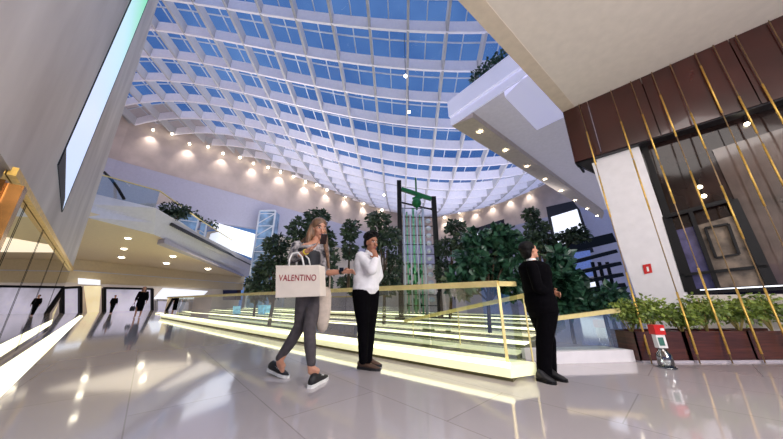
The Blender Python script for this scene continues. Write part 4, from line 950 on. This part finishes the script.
hand(mb, RW, V((.35, .9, -.35)), V((-.9, .3, 0)), 1, s * 1.05, .7); hand(mb, LW, V((.35, -.9, -.35)), V((-.9, 0, 0)), -1, s, .7)
sculpt(mb, 'body', ['skin', 'lip', 'eye', 'eyew'], bm_, .0075, 2, face_paint(hc, fh, uh, sh_, s))
mb = MB(); torso(mb, hip - zz * .01, hip + zz * .07, hip + zz * .12, hip + zz * .15, fb, s, .004, .14)
limb(mb, [rh + zz * .02, rh.lerp(rk, .5), rk, rk.lerp(ra, .5), ra - zz * .02], [.118 * s, .108 * s, .092 * s, .085 * s, .082 * s]); limb(mb, [lh + zz * .02, lh.lerp(lk, .5), lk, lk.lerp(la, .5), la - zz * .02], [.118 * s, .108 * s, .092 * s, .085 * s, .08 * s])
sculpt(mb, 'trousers', 'blackcloth', bm_, .011, 3)
mb = MB(); torso(mb, hip - zz * .03, waist, chest, neck - zz * .015, fb, s, .05, .15); limb(mb, [RS, RE, RE.lerp(RW, .85)], [.072 * s, .064 * s, .05 * s]); limb(mb, [LS, LE, LE.lerp(LW, .85)], [.072 * s, .064 * s, .05 * s])
mb.ell(hip.lerp(waist, .4), (sb * .19, fb * .17, zz * .18), 18, 10)
sculpt(mb, 'jacket', 'blackcloth', bm_, .011, 2)
mb = MB(); mb.tube([neck - zz * .035, neck + zz * .012 + fb * .005], [.068 * s, .060 * s], 18); mb.plate([neck + fb * .07 + sb * .03 + zz * .0, neck + fb * .07 - sb * .03 + zz * .0, chest + fb * .135], fb * .012); mb.build('shirt_collar', 'sole', bm_, smooth=False)
mb = MB(); rn = random.Random(9)
mb.ell(hc + uh * .045 * s - fh * .032 * s, (sh_ * .098 * s, fh * .108 * s, uh * .095 * s), 18, 12); mb.ell(hc - fh * .065 * s - uh * .015, (sh_ * .088 * s, fh * .06 * s, uh * .095 * s), 14, 10)
for _ in range(30):
    a = rn.uniform(0, 2 * pi); e = rn.uniform(.1, 1.4); d = sh_ * cos(a) * cos(e) * .096 + fh * sin(a) * cos(e) * .1 + uh * sin(e) * .1
    if d.dot(fh) < .06: mb.sph(hc + d * s + uh * .02 - fh * .025, .017, 8, 6)
sculpt(mb, 'hair', 'hairbk', bm_, .009, 1)
for hl, to in ((at_z(538, 380.5, 0), at_z(556, 385, 0)), (at_z(545, 377, 0), at_z(567, 382.5, 0))):
    u_ = MB(); so = MB(); shoe(u_, so, hl, to, s * 1.15); sh = u_.build('shoe', 'shoe', bm_, smooth=True); so.build('sole', 'black', sh)

# ---- far walking woman in black
def far_person(cx, fy, hy, label, seed, dress=True, fw=V((.5, -.86, 0)), col='blackcloth'):
    g = at_z(cx, fy, 0); Y = g.y; top = at(cx, hy, Y).z; k = top / 1.72
    t = thing('person', label, 'person', g); sd = V((fw.y, -fw.x, 0)); c = lambda z, a=0, b=0: g + zz * z * k + sd * a * k + fw * b * k
    mb = MB(); hc = c(1.6); fh, uh, s_ = head_shapes(mb, hc, fw, (0, 0, 1), k)
    mb.capsule(c(1.4), c(1.5), .05 * k, .045 * k); torso(mb, c(.95), c(1.1), c(1.3), c(1.45), fw, k)
    for q in (-1, 1):
        limb(mb, [c(1.38, .17 * q), c(1.12, .24 * q), c(.88, .25 * q, .08)], [.048 * k, .04 * k, .026 * k]); hand(mb, c(.88, .25 * q, .08), V((0, 0, -1)), -sd * q, 1, k, .5)
        limb(mb, [c(.9, .09 * q), c(.48, .09 * q, .08 * q), c(.1, .08 * q, .12 * q)], [.085 * k, .055 * k, .036 * k]); mb.capsule(c(.05, .08 * q, .1 * q), c(.035, .08 * q, .1 * q + .16), .035 * k, .03 * k)
    sculpt(mb, 'body', ['skin', 'lip', 'eye', 'eyew'], t, .014, 1, face_paint(hc, fh, uh, s_, k))
    mb = MB(); torso(mb, c(.93), c(1.1), c(1.3), c(1.42), fw, k, .025)
    for q in (-1, 1): limb(mb, [c(1.38, .17 * q), c(1.12, .24 * q), c(.95, .25 * q, .05)], [.065 * k, .055 * k, .05 * k])
    if dress: mb.loft([(c(1.0), sd * .17 * k, fw * .13 * k), (c(.7), sd * .19 * k, fw * .15 * k), (c(.36), sd * .16 * k, fw * .14 * k), (c(.34), sd * .1 * k, fw * .1 * k)])
    else:
        for q in (-1, 1): limb(mb, [c(.9, .09 * q), c(.48, .09 * q, .08 * q), c(.1, .08 * q, .12 * q)], [.11 * k, .08 * k, .06 * k])
    sculpt(mb, 'dress' if dress else 'suit', col, t, .018, 2)
    mb = MB(); mb.ell(hc + uh * .035 * k - fh * .02 * k, (s_ * .088 * k, fh * .09 * k, uh * .09 * k))
    if dress:
        for q in (-1, 1): mb.capsule(hc + s_ * .07 * q * k, hc + s_ * .09 * q * k - zz * .26 * k, .035 * k, .03 * k)
    sculpt(mb, 'hair', 'hairbr' if dress else 'hairbk', t, .014, 1)
    return t, c
t, c = far_person(137, 317.5, 286.5, 'distant woman in a black dress walking towards us by the far shops', 1)
hb = thing('handbag', 'small dark handbag carried by the distant woman in black', 'bag', c(.42, .27, .12))
mb = MB(); mb.loft([(c(.36, .27, .12), V((.13, 0, 0)), V((0, .05, 0))), (c(.52, .27, .12), V((.15, 0, 0)), V((0, .06, 0))), (c(.62, .27, .12), V((.10, 0, 0)), V((0, .04, 0)))]); mb.build('bag_body', 'vest', hb)
mb = MB(); mb.tube([c(.6, .2, .12), c(.8, .26, .12), c(.6, .34, .12)], .012, 6); mb.build('strap', 'vest', hb)
far_person(110.5, 313.5, 295, 'dark silhouetted person standing before the lilac far shop window', 2, False, V((.9, -.4, 0)))
# ------------------------------------------------------------------ WORLD + LIGHTS
wd_ = bpy.data.worlds.new('dusk_sky'); S.world = wd_; wd_.use_nodes = True; nt = wd_.node_tree; bg_ = nt.nodes['Background']
tc = nt.nodes.new('ShaderNodeTexCoord'); nz = nt.nodes.new('ShaderNodeTexNoise'); nz.inputs['Scale'].default_value = 3.2; nz.inputs['Detail'].default_value = 5
rp = nt.nodes.new('ShaderNodeValToRGB'); rp.color_ramp.elements[0].position = .35; rp.color_ramp.elements[1].position = .75
rp.color_ramp.elements[0].color = rgb(54, 92, 156); rp.color_ramp.elements[1].color = rgb(104, 142, 198)
nt.links.new(tc.outputs['Generated'], nz.inputs[0]); nt.links.new(nz.outputs[0], rp.inputs[0]); nt.links.new(rp.outputs[0], bg_.inputs[0]); bg_.inputs[1].default_value = 1.0
def area(loc, aim, size, energy, col, sy=None):  # fill lights added for brightness, not visible fixtures
    L = bpy.data.lights.new('lamp', 'AREA'); L.energy = energy; L.color = col; L.size = size
    if sy: L.shape = 'RECTANGLE'; L.size_y = sy
    o = bpy.data.objects.new('fill_light', L); COL.objects.link(o); o.location = loc; o.rotation_euler = (V(aim) - V(loc)).to_track_quat('-Z', 'Y').to_euler(); return o
Ls = bpy.data.lights.new('sky_glow', 'SUN'); Ls.energy = 2.2; Ls.angle = radians(120); Ls.color = (.86, .88, 1); o = bpy.data.objects.new('sky_glow', Ls); COL.objects.link(o); o.location = (0, 0, 30)
area((3, 1.0, 5.4), (3, 1.1, 0), 3, 120, (1, .93, .9))  # added fill under the slab for people and floor
area((3.5, -3, 3.6), (-3, 14, 6), 4, 560, (1, .96, .97))  # added fill behind the camera for marble and back walls
area(P3(26, 4, 4.0), P3(26, 4, 0), 7, 170, (1, .88, .68))  # added warm fill below the gallery soffit
area((5, 20, 6.5), (4, 22, 14), 12, 600, (.95, .93, 1))  # added uplight brightening the roof from inside the atrium
area((-8, 17, 7), (-10, 18, 14), 8, 700, (1, .95, .95))  # added uplight for the ribs on the left
# ------------------------------------------------------------------ CAMERA
cd = bpy.data.cameras.new('camera'); cam = bpy.data.objects.new('camera', cd); COL.objects.link(cam)
cd.sensor_width = 36; cd.lens = 36 * F / 783; cd.clip_start = .02; cd.clip_end = 300
mw = Matrix((R_, U_, -f_)).transposed().to_4x4(); mw.translation = CAMP; cam.matrix_world = mw
S.camera = cam
S.view_settings.view_transform = 'Standard'; S.view_settings.look = 'None'; S.view_settings.exposure = 0
S.cycles.use_denoising = True; S.cycles.max_bounces = 8; S.cycles.transparent_max_bounces = 16; S.cycles.sample_clamp_indirect = 6
